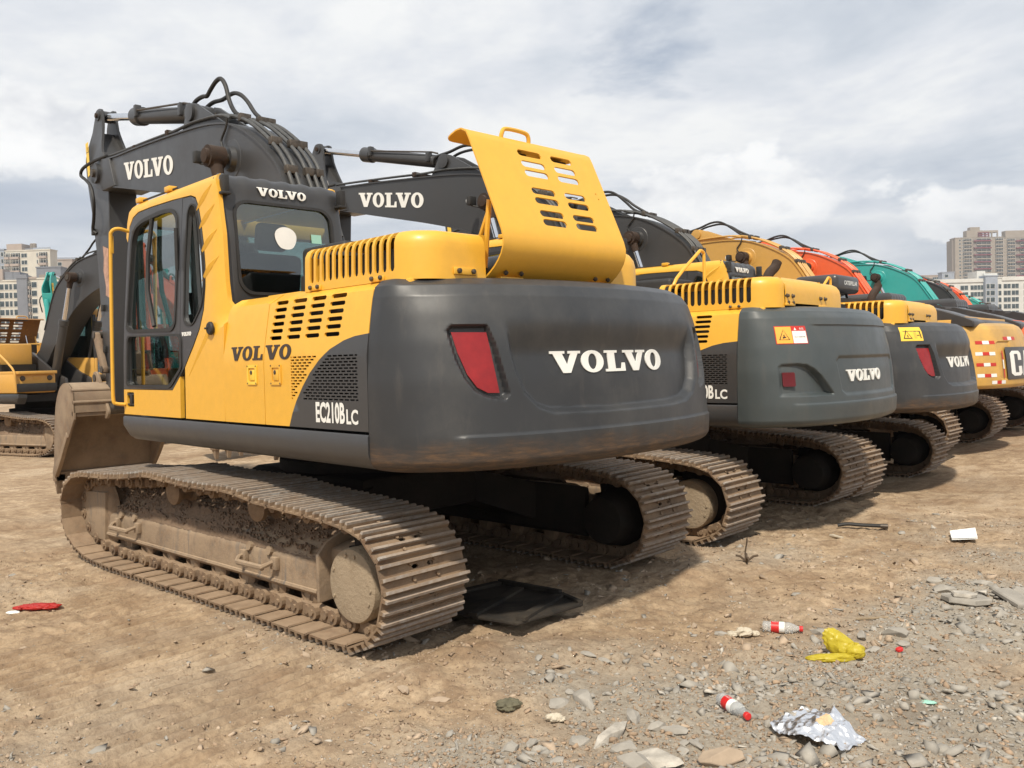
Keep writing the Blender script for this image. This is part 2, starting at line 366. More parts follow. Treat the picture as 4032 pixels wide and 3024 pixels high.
def panel(outline, fmap, holes=(), t=.02, step=None):
    def res(poly):
        if not step: return [tuple(p) for p in poly]
        out = []
        for i in range(len(poly)):
            a, b = poly[i], poly[(i+1) % len(poly)]; k = max(1, int(math.hypot(b[0]-a[0], b[1]-a[1])/step+.5))
            out += [(a[0]+(b[0]-a[0])*j/k, a[1]+(b[1]-a[1])*j/k) for j in range(k)]
        return out
    loops = [res(outline)]+[res(h) if step and step < .05 else list(h) for h in holes]
    V = []; E = []
    for lp in loops:
        o = len(V); n = len(lp); V += lp; E += [(o+i, o+(i+1) % n) for i in range(n)]
    if step:
        A = np.array(outline); x0, y0 = A.min(0); x1, y1 = A.max(0)
        gx, gy = np.meshgrid(np.arange(x0+step*.5, x1, step), np.arange(y0+step*.5, y1, step)); G = np.c_[gx.ravel(), gy.ravel()]
        keep = sdist(G, outline) > step*.3
        for h in holes:
            H = np.array(h); bb = (G[:, 0] > H[:, 0].min()-step) & (G[:, 0] < H[:, 0].max()+step) & (G[:, 1] > H[:, 1].min()-step) & (G[:, 1] < H[:, 1].max()+step)
            idx = np.where(bb & keep)[0]
            if len(idx): keep[idx[sdist(G[idx], h) > -step*.2]] = False
        V += [tuple(p) for p in G[keep]]
    rv, re, rf, *_ = delaunay_2d_cdt([Vector(p) for p in V], E, [], 0, 1e-6)
    P = np.array([tuple(p) for p in rv]); F = [tuple(f) for f in rf]
    C = np.array([P[list(f)].mean(0) for f in F]); ok = inside(C, loops[0])
    for h in loops[1:]:
        H = np.array(h); bb = (C[:, 0] > H[:, 0].min()) & (C[:, 0] < H[:, 0].max()) & (C[:, 1] > H[:, 1].min()) & (C[:, 1] < H[:, 1].max())
        i = np.where(bb & ok)[0]
        if len(i): ok[i[inside(C[i], h)]] = False
    F = [f for f, k in zip(F, ok) if k]
    used = sorted({i for f in F for i in f}); mp = {u: i for i, u in enumerate(used)}
    F = [tuple(mp[i] for i in f) for f in F]; n = len(used)
    verts = [tuple(fmap(P[u][0], P[u][1], 0.0)) for u in used]
    if t == 0: return verts, F
    verts += [tuple(fmap(P[u][0], P[u][1], t)) for u in used]
    cnt = {}
    for f in F:
        for i in range(len(f)):
            a, b = f[i], f[(i+1) % len(f)]; k = (min(a, b), max(a, b)); cnt.setdefault(k, []).append((a, b))
    rim = [e[0] for e in cnt.values() if len(e) == 1]
    return verts, F+[tuple(i+n for i in f[::-1]) for f in F]+[(b, a, a+n, b+n) for a, b in rim]
def pill(cx, cy, w, h, n=4, sk=0.0):
    r = min(w, h)/2; out = []
    for sx in (1, -1):
        for k in range(n+1):
            a = -math.pi/2+math.pi*k/n
            if w >= h: x, y = sx*((w/2-r)+r*math.cos(a)), sx*r*math.sin(a)
            else: x, y = -sx*r*math.sin(a), sx*((h/2-r)+r*math.cos(a))
            out.append((cx+x+sk*y, cy+y))
    return out
def rrect(x0, y0, x1, y1, r, n=4):
    out = []
    for cx, cy, a0 in ((x1-r, y1-r, 0), (x0+r, y1-r, 90), (x0+r, y0+r, 180), (x1-r, y0+r, 270)):
        for k in range(n+1):
            a = math.radians(a0+90*k/n); out.append((cx+r*math.cos(a), cy+r*math.sin(a)))
    return out
def rpoly(pts, r, n=4):
    """round the corners of a polygon"""
    out = []; N = len(pts)
    for i in range(N):
        a, b, c = Vector(pts[i-1][:2]), Vector(pts[i][:2]), Vector(pts[(i+1) % N][:2])
        rr = pts[i][2] if len(pts[i]) > 2 else r
        d1, d2 = (a-b), (c-b); k = min(rr, d1.length*.48, d2.length*.48)
        if k < 1e-5: out.append((b.x, b.y)); continue
        p, q = b+d1.normalized()*k, b+d2.normalized()*k
        for j in range(n+1):
            t = j/n; s = (1-t)**2*p+2*t*(1-t)*b+t*t*q; out.append((s.x, s.y))
    return out
def obj(name, me, parent=None, rz=0.0):
    o = bpy.data.objects.new(name, me); COL.objects.link(o)
    if parent: o.parent = parent
    if rz: o.rotation_euler.z = rz
    return o
def cached(key, fn):
    if key not in CACHE: CACHE[key] = fn()
    return CACHE[key]
def thing(name, label, cat, loc=(0, 0, 0), rz=0, group=None, me=None):
    o = bpy.data.objects.new(name, me); COL.objects.link(o); o.location = loc; o.rotation_euler.z = rz
    o['label'] = label; o['category'] = cat
    if group: o['group'] = group
    return o

# lettering ----------------------------------------------------------
def letters_volvo():
    V = [(0, 1), (.47, 1), (.47, .88), (.39, .88), (.53, .36), (.67, .88), (.58, .88), (.58, 1), (.99, 1), (.99, .88), (.90, .88), (.62, 0), (.37, 0), (.09, .88), (0, .88)]
    L = [(0, 0), (.78, 0), (.78, .40), (.67, .40), (.62, .13), (.38, .13), (.38, .88), (.49, .88), (.49, 1), (0, 1), (0, .88), (.11, .88), (.11, .12), (0, .12)]
    def ring(cx, rx, ry): return [(cx+rx*math.cos(a*math.pi/12), .5+ry*math.sin(a*math.pi/12)) for a in range(24)]
    out = []; x = 0
    for ch in 'VOLVO':
        if ch == 'V': out.append(([(x+a, b) for a, b in V], [])); x += 1.0
        if ch == 'O': out.append((ring(x+.40, .40, .52), [ring(x+.40, .155, .37)])); x += .86
        if ch == 'L': out.append(([(x+a, b) for a, b in L], [])); x += .74
    return out, x-.04
def font_polys(text, bold=.0):
    cu = bpy.data.curves.new('t', 'FONT'); cu.body = text; cu.resolution_u = 3; cu.offset = bold
    o = bpy.data.objects.new('t', cu); me = bpy.data.meshes.new_from_object(o)
    v = [tuple(p.co) for p in me.vertices]; f = [tuple(p.vertices) for p in me.polygons]
    bpy.data.objects.remove(o); bpy.data.curves.remove(cu); bpy.data.meshes.remove(me)
    x0 = min(p[0] for p in v); x1 = max(p[0] for p in v); y0 = min(p[1] for p in v); y1 = max(p[1] for p in v)
    return [((p[0]-x0)/(x1-x0), (p[1]-y0)/(y1-y0)) for p in v], f
def put_volvo(mb, x0, y0, w, h, fmap, mat='white_decal', step=None, t=.003, skew=0.0, sub=None):
    """x0,y0 lower left; w may be negative (reads towards -x)"""
    Ls, W = letters_volvo()
    if sub:
        Ls = Ls[sub[0]:sub[1]]; a = min(p[0] for o, _ in Ls for p in o); W = max(p[0] for o, _ in Ls for p in o)-a
        Ls = [([(p[0]-a, p[1]) for p in o], [[(p[0]-a, p[1]) for p in q] for q in h_]) for o, h_ in Ls]
    for out, holes in Ls:
        tr = lambda p: (x0+p[0]/W*w, y0+p[1]*h+skew*p[0]/W)
        mb.panel([tr(p) for p in out], fmap, [[tr(p) for p in hh] for hh in holes], t, step, mat=mat)
def put_text(mb, text, x0, y0, w, h, fmap, mat='white_decal', bold=.02, t=.002, skew=0.0):
    v, f = font_polys(text, bold); V = [fmap(x0+a*w, y0+b*h+skew*a, 0) for a, b in v]
    mb.add(V, f, mb.mi(mat))

# ------------------------------------------------------------------ excavator: lower works
TRK = [(-1.55, .02), (-1.78, .03), (-1.93, .10), (-2.04, .20), (-2.095, .33), (-2.10, .44), (-2.05, .57), (-1.96, .67), (-1.82, .74),
       (-1.55, .765), (-1.23, .785), (-.85, .80), (-.5, .845), (-.15, .835), (.21, .84), (.65, .86), (1.05, .815), (1.45, .785), (1.85, .775), (2.08, .735),
       (2.23, .64), (2.31, .50), (2.32, .38), (2.26, .23), (2.12, .12), (1.93, .055), (1.7, .025), (1.3, .02), (0.3, .02), (-.7, .02)]
def shoe_template(holes=True):
    mb = MB('track', 'grouser')
    ol = [(-.086, -.30), (.088, -.30), (.088, .30), (-.086, .30)]
    hs = [pill(.028, -.055, .022, .05, 2), pill(.028, .055, .022, .05, 2)] if holes else []
    mb.panel(ol, lambda x, y, t: (x, y, -.020-t), hs, .012)
    for gx, gh in ((-.076, .036), (-.010, .033), (.060, .036)):     # three grousers
        z0 = -.021; z1 = z0+gh*.62; z2 = z0+gh; a = .013; b = .0095; c = .0075
        mb.hexa([(gx-a, -.30, z0), (gx+a, -.30, z0), (gx+a, .30, z0), (gx-a, .30, z0), (gx-b, -.298, z1), (gx+b, -.298, z1), (gx+b, .298, z1), (gx-b, .298, z1)])
        mb.hexa([(gx-b, -.298, z1), (gx+b, -.298, z1), (gx+b, .298, z1), (gx-b, .298, z1), (gx-c, -.294, z2), (gx+c, -.294, z2), (gx+c, .294, z2), (gx-c, .294, z2)], 1)
    mb.hexa([(.080, -.30, -.030), (.106, -.30, -.046), (.106, .30, -.046), (.080, .30, -.030), (.085, -.30, -.021), (.112, -.30, -.037), (.112, .30, -.037), (.085, .30, -.021)])
    for y in (-.085, .085):                                        # link plates, pin bosses and bolts
        mb.bprism([(-.095, -.05), (-.08, -.032), (.08, -.032), (.095, -.06), (.08, -.12), (-.08, -.125)], y-.020, y+.020, 1, r=.006, seg=1)
        so = .05 if y > 0 else -.05; mb.cyl((-.082, y-.02, -.085), (-.082, y+so, -.085), .044, n=12); mb.cyl((-.082, y, -.085), (-.082, y+so*1.25, -.085), .020, n=8); mb.cyl((.01, y, -.085), (.01, y+so*.7, -.085), .030, n=10)
        for x in (-.04, .0, .045): mb.cyl((x, y*1.0+.0, -.021), (x, y, -.008), .012, n=6)
    return mb
def track_belt(side, detail=True):
    P = np.array(TRK+[TRK[0]]); seg = np.hypot(*np.diff(P, axis=0).T); cum = np.r_[0, np.cumsum(seg)]; Ltot = cum[-1]; n = 51; mb = MB('track', 'grouser')
    T = shoe_template(True); rng = random.Random(7+side)
    for k in range(n):
        s0 = (k+.5)*Ltot/n
        def at(s):
            s %= Ltot; i = int(np.searchsorted(cum, s, side='right')-1); i = min(i, len(seg)-1); t = (s-cum[i])/seg[i]; return P[i]+(P[i+1]-P[i])*t
        a, b = at(s0-.07), at(s0+.07); c = (a+b)/2; d = (b-a); d /= np.hypot(*d)
        nx, nz_ = d[1], -d[0]                                       # outward (clockwise loop seen from +y)
        # path runs from the bottom rear up over the top to the front: outward is to the left of travel
        nx, nz_ = -d[1], d[0]
        c = c-np.array([nx, nz_])*.012; y0 = side*1.195+rng.uniform(-.006, .006)
        X = Matrix(((d[0], 0, nx, c[0]), (0, 1, 0, y0), (d[1], 0, nz_, c[1]), (0, 0, 0, 1)))
        mb.X = X @ Matrix.Rotation(rng.uniform(-.02, .02), 4, 'Y'); 
        for v_, f_, m_ in ((T.v, T.f, T.m),):
            o_ = len(mb.v); mb.add(v_, f_, 0); mb.m[-len(f_):] = m_
    mb.X = None
    return mb.mesh('track_belt', 30)
def lump_heap(x0, x1, prof, seed, amp=.03, nx=160, ny=30):
    """dirt lying on the sloping top of the track frame; prof: list of (y, z)"""
    rng = np.random.default_rng(seed); P = np.array(prof); s = np.linspace(0, 1, len(P)); ss = np.linspace(0, 1, ny)
    yy = np.interp(ss, s, P[:, 0]); zz = np.interp(ss, s, P[:, 1]); X, S = np.meshgrid(np.linspace(x0, x1, nx), ss, indexing='ij')
    Y = np.interp(S, ss, yy); Z = np.interp(S, ss, zz)
    N = fbm(X*9, S*6, seed, 4); h = (N-.5)*amp*2.2+amp*.5+rng.uniform(-.012, .012, X.shape)
    edge = np.minimum(np.minimum((X-x0)/.08, (x1-X)/.08), np.minimum(S/.12, (1-S)/.12)).clip(0, 1)
    lowf = np.clip(fbm(X*2.1+3, S*2, seed+5, 2)*2.6-.75, 0.05, 1)
    Z = Z+h*edge*lowf+amp*1.4*lowf*edge-.01
    v = [tuple(p) for p in np.stack([X, Y+rng.uniform(-.006, .006, X.shape), Z], -1).reshape(-1, 3)]
    f = [(i*ny+j, (i+1)*ny+j, (i+1)*ny+j+1, i*ny+j+1) for i in range(nx-1) for j in range(ny-1)]
    return v, f
def crumbs(mb, prof, x0, x1, n, seed, mi):
    rng = random.Random(seed); P = np.array(prof); s = np.linspace(0, 1, len(P))
    for _ in range(n):
        t = rng.random()**.8*.9+.06; x = rng.uniform(x0, x1); r = rng.uniform(.003, .011)
        y, z = float(np.interp(t, s, P[:, 0])), float(np.interp(t, s, P[:, 1]))+.02
        q = [(x+r*sx*rng.uniform(.5, 1.1), y+r*sy*rng.uniform(.5, 1.1), z+r*sz*rng.uniform(.4, 1.0)) for sx, sy, sz in ((-1, -1, -1), (1, -1, -1), (1, 1, -1), (-1, 1, -1), (-1, -1, 1), (1, -1, 1), (1, 1, 1), (-1, 1, 1))]
        mb.hexa(q, mi)
def _hash(ix, iy, seed):
    n = (ix.astype(np.int64)*374761393+iy.astype(np.int64)*668265263+seed*974634777) & 0x7fffffff
    n = ((n ^ (n >> 13))*1274126177) & 0x7fffffff
    return ((n ^ (n >> 16)) & 0xffff)/65535.0
def vnoise(x, y, seed):
    ix, iy = np.floor(x), np.floor(y); fx, fy = x-ix, y-iy; fx = fx*fx*(3-2*fx); fy = fy*fy*(3-2*fy)
    a = _hash(ix, iy, seed); b = _hash(ix+1, iy, seed); c = _hash(ix, iy+1, seed); d = _hash(ix+1, iy+1, seed)
    return a+(b-a)*fx+(c-a)*fy+(a-b-c+d)*fx*fy
def fbm(x, y, seed, o=4, g=.5):
    r = 0; a = 1; t = 0
    for k in range(o): r = r+a*vnoise(x*2**k+k*17.3, y*2**k+k*9.1, seed+k); t += a; a *= g
    return r/t
def roller(mb, x, z, side, r=.085, y0=.98, y1=1.31):
    s = side
    mb.lathe((x, s*y0, z), (0, s, 0), [(0, r*.6), (.03, r*.9), (.10, r*.9), (.11, r*1.25), (.135, r*1.25), (.15, r*.85), (.24, r*.85), (.25, r*1.2), (.28, r*1.2), (.30, r*.75), (y1-y0, r*.7), (y1-y0+.005, r*.3)], 18)
def lower(root, v, full=True):
    for side in ((1, -1)):
        tb = obj('track_belt', cached(('belt', side), lambda: track_belt(side)), root)
        def fr():
            mb = MB('frame', 'mud'); s = side
            sec = [(.98, .24), (1.285, .20), (1.30, .225), (1.295, .40), (1.26, .45), (1.08, .60), (.98, .62)]
            mb.bprism([(s*a, b) for a, b in sec], -1.24, 1.82, 0, r=.015)
            mb.bprism([(s*.93, .25), (s*.985, .22), (s*.985, .6), (s*.93, .62)], -1.5, 1.8, 0, r=.01, mat='oily_shaded')
            mb.lathe((-1.7, s*.86, .385), (0, s, 0), [(0, .1), (.01, .17), (.10, .20), (.12, .2)], 28, mat='oily_shaded')
            mb.bprism([(1.78, .58), (2.27, .56), (2.34, .50), (2.34, .26), (2.25, .18), (1.82, .17)], s*1.10, s*1.32, 1, r=.012)   # idler guard
            mb.bprism([(2.2, .2), (1.86, .18), (1.7, .07), (1.95, .05)], s*1.17, s*1.24, 1, r=.01)
            mb.bprism([(1.82, .45), (2.3, .45), (2.3, .30), (1.82, .30)], s*1.02, s*1.2, 1, r=.02)
            # curved flange plate before the final drive
            pl = [(s*1.02, .20), (s*1.335, .185), (s*1.335, .47), (s*1.27, .54), (s*1.12, .60), (s*1.02, .62)]
            mb.bprism(pl, -1.265, -1.235, 0, r=.01)
            mb.bprism([(s*1.02, .3), (s*1.24, .3), (s*1.24, .5), (s*1.02, .55)], -1.5, -1.25, 0, r=.02)
            vv, ff = lump_heap(-1.2, 1.8, [(s*1.285, .43), (s*1.24, .465), (s*1.12, .585), (s*1.0, .65)], 11+side)
            mb.add(vv, ff, 1)
            crumbs(mb, [(s*1.285, .43), (s*1.24, .465), (s*1.12, .60), (s*1.0, .66)], -1.18, 1.75, 1500, 5+side, 1)
            if True:      # rail along the lower edge
                mb.tube([(-1.2, s*1.297, .235), (1.8, s*1.297, .235)], .016, 6)
                for k in range(9): mb.bprism([(-1.06+k*.355, .13), (-1.0+k*.355, .13), (-.97+k*.355, .22), (-1.09+k*.355, .22)], s*1.20, s*1.275, 1, r=.012)
            return mb.mesh('track_frame')
        tf = obj('track_frame', cached(('frame', side), fr), root)
        def spr():
            mb = MB('oily_shaded'); N = 21; pts = []
            for k in range(N*2):
                a = math.pi*k/N; r = .325 if k % 2 else .275; pts.append((-1.70+r*math.cos(a), .385+r*math.sin(a)))
            mb.bprism(pts, side*1.165, side*1.225, 1, r=.008, seg=1); mb.lathe((-1.7, side*.98, .385), (0, side, 0), [(0, .2), (.18, .24), (.25, .2)], 24)
            return mb.mesh('sprocket')
        sp = obj('sprocket', cached(('spr', side), spr), tf)
        def mc():
            mb = MB('hub')
            mb.lathe((-1.615, side*1.19, .35), (0, side, 0), [(0, .19), (.02, .212), (.145, .214), (.165, .206), (.172, .185), (.174, .05)], 40)
            for k in range(14):
                a = k*2*math.pi/14
                if random.Random(k).random() < .45: mb.cyl((-1.615+.175*math.cos(a), side*1.36, .35+.175*math.sin(a)), (-1.615+.175*math.cos(a), side*1.37, .35+.175*math.sin(a)), .011, n=6)
            return mb.mesh('final_drive_cover')
        obj('final_drive_cover', cached(('mc', side), mc), tf)
        def idl():
            mb = MB('track'); mb.lathe((1.97, side*1.09, .385), (0, side, 0), [(0, .2), (.02, .30), (.05, .33), (.08, .27), (.13, .27), (.16, .33), (.19, .30), (.21, .2)], 32); return mb.mesh('idler')
        obj('idler', cached(('idl', side), idl), tf)
        def rol(): mb = MB('track'); roller(mb, 0, 0, side, .085, .99, 1.262); return mb.mesh('track_roller')
        for k in range(8):
            r = obj('track_roller', cached(('rol', side), rol), tf); r.location = (-1.08+k*.37, 0, .205)
        def car():
            mb = MB('track'); roller(mb, 0, 0, side, .088, 1.0, 1.30); mb.box((-.04, side*.95, -.12), (.04, side*1.04, .02)); return mb.mesh('carrier_roller')
        for x in (.66, -.5):
            r = obj('carrier_roller', cached(('car', side), car), tf); r.location = (x, 0, .685)
        if full and side == 1:
            def stp():
                mb = MB('frame', 'rust'); y = 1.30
                mb.tube([(-.17, y, .0), (-.17, y+.05, -.01), (-.15, y+.09, -.025), (.15, y+.09, -.03), (.19, y+.05, -.01), (.19, y, .0)], .016, 6)
                for sx in (-.18, .19): mb.bprism([(sx-.035, -.05), (sx+.035, -.05), (sx+.03, .03), (sx-.03, .03)], y-.005, y+.03, 1, r=.006)
                mb.bbox((-.15, y+.07, -.05), (.15, y+.10, -.015), .008)
                for sx in (-.1, .14): mb.cyl((sx, y-.04, .05), (sx, y+.01, .06), .03, n=10)
                return mb.mesh('step')
            for x in (-.58, 1.38):
                st = obj('step', cached('step', stp), tf); st.location = (x, 0, .36)
    def car_body():
        mb = MB('oily_shaded', 'dark')
        mb.bbox((-.75, -.6, .48), (.75, .6, .80), .06); mb.lathe((0, 0, .78), (0, 0, 1), [(0, .62), (.02, .66), (.10, .66), (.11, .55), (.26, .55)], 40)
        for sx in (-1, 1):
            for sy in (-1, 1):
                mb.hexa([(sx*.35, sy*.5, .5), (sx*.75, sy*.5, .5), (sx*1.05, sy*1.02, .28), (sx*.62, sy*1.02, .28), (sx*.35, sy*.5, .78), (sx*.75, sy*.5, .74), (sx*1.05, sy*1.02, .58), (sx*.62, sy*1.02, .58)])
        return mb.mesh('car_body')
    obj('car_body', cached('carbody', car_body), root)

# ------------------------------------------------------------------ excavator: upper works
def sl(z): return float(np.interp(z, [1.0, 1.65, 1.9, 1.98, 2.015, 2.035, 2.045], [1.345, 1.345, 1.305, 1.29, 1.268, 1.235, 1.17]))
def sidemap(off=0.0): return lambda x, z, t: (x, sl(z)+off-t, z)
CWP = [(-2.03, 1.345), (-2.14, 1.339), (-2.265, 1.303), (-2.39, 1.226), (-2.495, 1.105), (-2.58, .94), (-2.645, .742), (-2.695, .5), (-2.725, .25), (-2.735, 0)]
CWC = np.array(smooth2(CWP+[(x, -y) for x, y in CWP[:-1]][::-1], 12))
CWA = np.r_[0, np.cumsum(np.hypot(*np.diff(CWC, axis=0).T))]; CWA = CWA[-1]/2-CWA
CZ = [1.025, 1.035, 1.055, 1.085, 1.2, 1.5, 1.7, 1.85, 1.94, 2.0, 2.035, 2.05]
CD = [.11, .055, .022, .006, 0, .025, .055, .09, .12, .16, .215, .30]
CL = [.09, .045, .018, .004, 0, 0, .012, .032, .047, .065, .11, .18]
def _sm(z, v):
    zz = np.linspace(1.025, 2.05, 411); y = np.interp(zz, z, v); k = np.hanning(49); k /= k.sum()
    yp = np.convolve(np.pad(y, 24, mode='edge'), k, 'valid'); w = sstep((np.minimum(zz-1.10, 1.95-zz))/.08); return zz, y*(1-w)+yp*w
def sstep(x): x = np.clip(x, 0, 1); return x*x*(3-2*x)
CZD, CD = _sm(CZ, CD); CZL, CL = _sm(CZ, CL)
def cwsurf(a, z, dep=0.0):
    a = np.asarray(a, float); f = np.interp(-a, -CWA, CWC[:, 0]); l = np.interp(-a, -CWA, CWC[:, 1])
    e = 1e-3; f2 = np.interp(-a-e, -CWA, CWC[:, 0]); l2 = np.interp(-a-e, -CWA, CWC[:, 1])
    tx, ty = (f2-f), (l2-l); n = np.hypot(tx, ty)+1e-9; nx, ny = ty/n, -tx/n     # outward? fixed by sign below
    s = np.where(nx*(-1)+ny*np.sign(l)*.5 > 0, 1, -1); nx, ny = nx*s, ny*s
    t = np.clip((-2.03-f)/.45, 0, 1); t = t*t*(3-2*t); d = np.interp(z, CZD, CD); dl = np.interp(z, CZL, CL)
    return np.stack([f+d*t-nx*dep, l*(1-dl/1.345)-ny*dep, np.asarray(z)+0*f], -1)
PAN = [(.86, 1.86), (.835, 1.70), (.81, 1.55), (.765, 1.43), (.69, 1.355), (.60, 1.325), (.18, 1.315), (-.45, 1.32), (-.62, 1.335), (-.72, 1.375), (-.79, 1.45), (-.83, 1.56), (-.855, 1.68), (-.87, 1.86)]
def pandep(P): P = np.asarray(P, float).reshape(-1, 2); return .060*sstep(sdist(P, PAN)/.038+.5)*sstep((1.83-P[:, 1])/.22)
REFL = [(1.172, 1.755), (1.15, 1.778), (.96, 1.778), (.925, 1.68), (.872, 1.425), (.90, 1.398), (.985, 1.412), (1.05, 1.445), (1.10, 1.51), (1.14, 1.61)]
REFR = [(1.152, 1.748), (.955, 1.745), (.912, 1.43), (.978, 1.432), (1.035, 1.462), (1.083, 1.53), (1.125, 1.64)]
def counterweight(kind, mat):
    aa = np.linspace(CWA[0], CWA[-1], 381); zz = np.r_[np.linspace(1.025, 1.1, 10)[:-1], np.linspace(1.1, 1.98, 130), np.linspace(1.985, 2.05, 14)]
    A, Z = np.meshgrid(aa, zz, indexing='ij'); P = np.c_[A.ravel(), Z.ravel()]; D = np.zeros(len(P))
    def rec(poly, depth, w, msk=1.0):
        nonlocal D
        D = np.maximum(D, depth*sstep(sdist(P, poly)/w+.5)*msk)
    if kind == 'A':
        for s in (1, -1): rec([(s*a, z) for a, z in REFL], .045, .016)
        D = np.maximum(D, pandep(P))
        D += -.012*sstep((1.215-P[:, 1])/.012+.5)*sstep((1.20-abs(P[:, 0]))/.1)     # step at the groove
    elif kind == 'B':
        for s in (1, -1): rec([(s*a, z) for a, z in [(1.325, 1.53), (1.30, 1.548), (1.15, 1.55), (1.07, 1.54), (1.0, 1.505), (.93, 1.45), (.87, 1.38), (.80, 1.30), (1.33, 1.30)]], .07, .03, sstep((1.35-s*P[:, 0])/.5)*.75+.25)
        rec([(.70, 1.57), (.66, 1.605), (-.66, 1.605), (-.70, 1.57), (-.66, 1.32), (-.60, 1.285), (.60, 1.285), (.66, 1.32)], .016, .03)
        D += -.014*sstep((1.225-P[:, 1])/.012+.5)*sstep((1.25-abs(P[:, 0]))/.1)
        D += -.014*sstep((P[:, 1]-1.88)/.012+.5)*sstep((1.0-abs(P[:, 0]))/.15)*sstep((2.0-P[:, 1])/.05)
    elif kind == 'C':
        rec([(.95, 1.72), (.9, 1.75), (.58, 1.75), (.56, 1.2), (.6, 1.17), (.9, 1.17), (.95, 1.2)], .02, .02)
        rec([(-.95, 1.72), (-.9, 1.75), (-.58, 1.75), (-.56, 1.2), (-.6, 1.17), (-.9, 1.17), (-.95, 1.2)], .02, .02)
    Q = cwsurf(P[:, 0], P[:, 1], D); na, nzz = len(aa), len(zz)
    v = [tuple(q) for q in Q]; f = [(i*nzz+j, i*nzz+j+1, (i+1)*nzz+j+1, (i+1)*nzz+j) for i in range(na-1) for j in range(nzz-1)]
    mb = MB(mat); mb.add(v, f)
    for j, z in ((0, 1.025), (nzz-1, 2.05)):                          # underside and top closed
        mb.add([v[i*nzz+j] for i in range(na)], [tuple(range(na))])
    mb.add([v[j] for j in range(nzz)]+[v[(na-1)*nzz+j] for j in range(nzz)], [tuple(range(nzz))+tuple(range(2*nzz-1, nzz-1, -1))])
    return mb.mesh('counterweight', 40)
ARC = [(-1.211, 1.235), (-1.25, 1.315), (-1.30, 1.39), (-1.375, 1.475), (-1.457, 1.552), (-1.56, 1.625), (-1.666, 1.683), (-1.80, 1.728), (-1.90, 1.747), (-2.026, 1.757)]
def upper_side(root, rz, v):
    yel = v['body']; gry = v['trim']
    def skirt(side):
        mb = MB(gry)
        sec = lambda zt, zb: None
        prof = [(1.345, 1.222), (1.352, 1.21), (1.352, 1.12), (1.335, 1.07), (1.29, 1.035), (1.18, 1.02), (1.18, 1.21)]
        mb.X = None
        # left skirt, front lower corner rounded
        n = 40; V = []
        for i in range(n+1):
            x = 1.42-(1.42+2.026)*i/n; k = max(0, (x-1.30)/.12); zb = 1.02+.13*(1-math.sqrt(max(0, 1-k*k)))
            for y, z in prof: V.append((x, y, max(z, zb) if z < 1.2 else z))
        m = len(prof); F = [(i*m+j, i*m+(j+1) % m, (i+1)*m+(j+1) % m, (i+1)*m+j) for i in range(n) for j in range(m)]+[tuple(range(m)), tuple(range(n*m, n*m+m))]
        mb.add([(a, side*b, c) for a, b, c in V], F)
        return mb.mesh('side_skirt')
    for side in (1, -1): obj('side_skirt', cached(('skirt', gry, side), lambda: skirt(side)), root, rz)
    def base():
        mb = MB('dark', yel)
        mb.box((-2.2, -1.24, 1.06), (1.3, 1.24, 1.2)); mb.box((-2.02, -1.2, 1.2), (-.42, 1.24, 1.97)); mb.box((-.4, -1.2, 1.2), (.6, -.5, 1.8))  # black filling boxes behind the doors stand in for the shade inside
        mb.bbox((-2.02, -1.345, 1.23), (.3, -1.2, 2.03), .03, mat=yel); mb.bbox((.3, -1.345, 1.23), (1.35, -.55, 1.62), .04, mat=yel)
        mb.bbox((-1.3, -1.3, 1.97), (-.42, 1.20, 2.035), .02, mat=yel); mb.bbox((-2.2, -1.2, 1.98), (-1.2, 1.18, 2.04), .01, mat=yel)
        mb.bprism([(.2, 1.2), (1.3, 1.2), (1.25, 1.5), (.9, 1.62), (.1, 2.05), (-.15, 2.0), (-.2, 1.2)], -.30, -.24, 1, r=.01, mat=gry)
        mb.bprism([(.2, 1.2), (1.3, 1.2), (1.25, 1.5), (.9, 1.62), (.1, 2.05), (-.15, 2.0), (-.2, 1.2)], .24, .30, 1, r=.01, mat=gry)
        return mb.mesh('upper_frame')
    obj('upper_frame', cached(('base', yel), base), root, rz)
    fm = sidemap()
    def doorA():
        mb = MB(yel)
        mb.panel(rpoly([(-.382, 1.238, .005), (-.921, 1.238, .005), (-.921, 2.043, .002), (-.45, 2.043, .01), (-.382, 1.97, .06)], .005), fm, (), .03, .06)
        return mb.mesh('service_door')
    dA = obj('service_door', cached(('dA', yel), doorA), root, rz)
    def doorB():
        mb = MB(yel, gry); row = .0172
        slots = []
        for r in range(6):
            for c in range(4): slots.append(pill(-1.078-c*.208+(-.004*r if 0 else .006*(r-0)), 1.978-r*.0425, .155 if c else .145, .024, 3, .15))
        mesh_y, mesh_g = [], []
        az = [p[1] for p in ARC]; ax = [p[0] for p in ARC]
        for r in range(15):
            z = 1.645-r*row; arcx = float(np.interp(z, az, ax)); off = .027 if r % 2 else 0
            for c in range(14):
                xa = -1.247-c*.0535-off+.027; xb = xa-.042; xa = min(xa, -1.247); xb = max(xb, -1.94)
                if xa-xb < .012: continue
                q = [(xa, z-.0045), (xa, z+.0045), (xb, z+.0045), (xb, z-.0045)]
                if xb > arcx+.018: mesh_y.append(q)
                elif xa < arcx-.035: mesh_g.append(q)
        oy = [(-.928, 1.238), (-1.211, 1.238)]+ARC[1:]+[(-2.026, 2.043), (-.928, 2.043)]
        og = [(-2.026, 1.238)]+[(x-.001, z) for x, z in ARC[::-1][:-1]]+[(-1.213, 1.238)]
        mb.panel(oy, fm, slots+mesh_y, .012, .06); mb.panel(og, fm, mesh_g, .012, .06, mi=1)
        if v['text']:
            fo = sidemap(.002)
        return mb.mesh('engine_door', 30)
    dB = obj('engine_door', cached(('dB', yel, gry), doorB), root, rz)
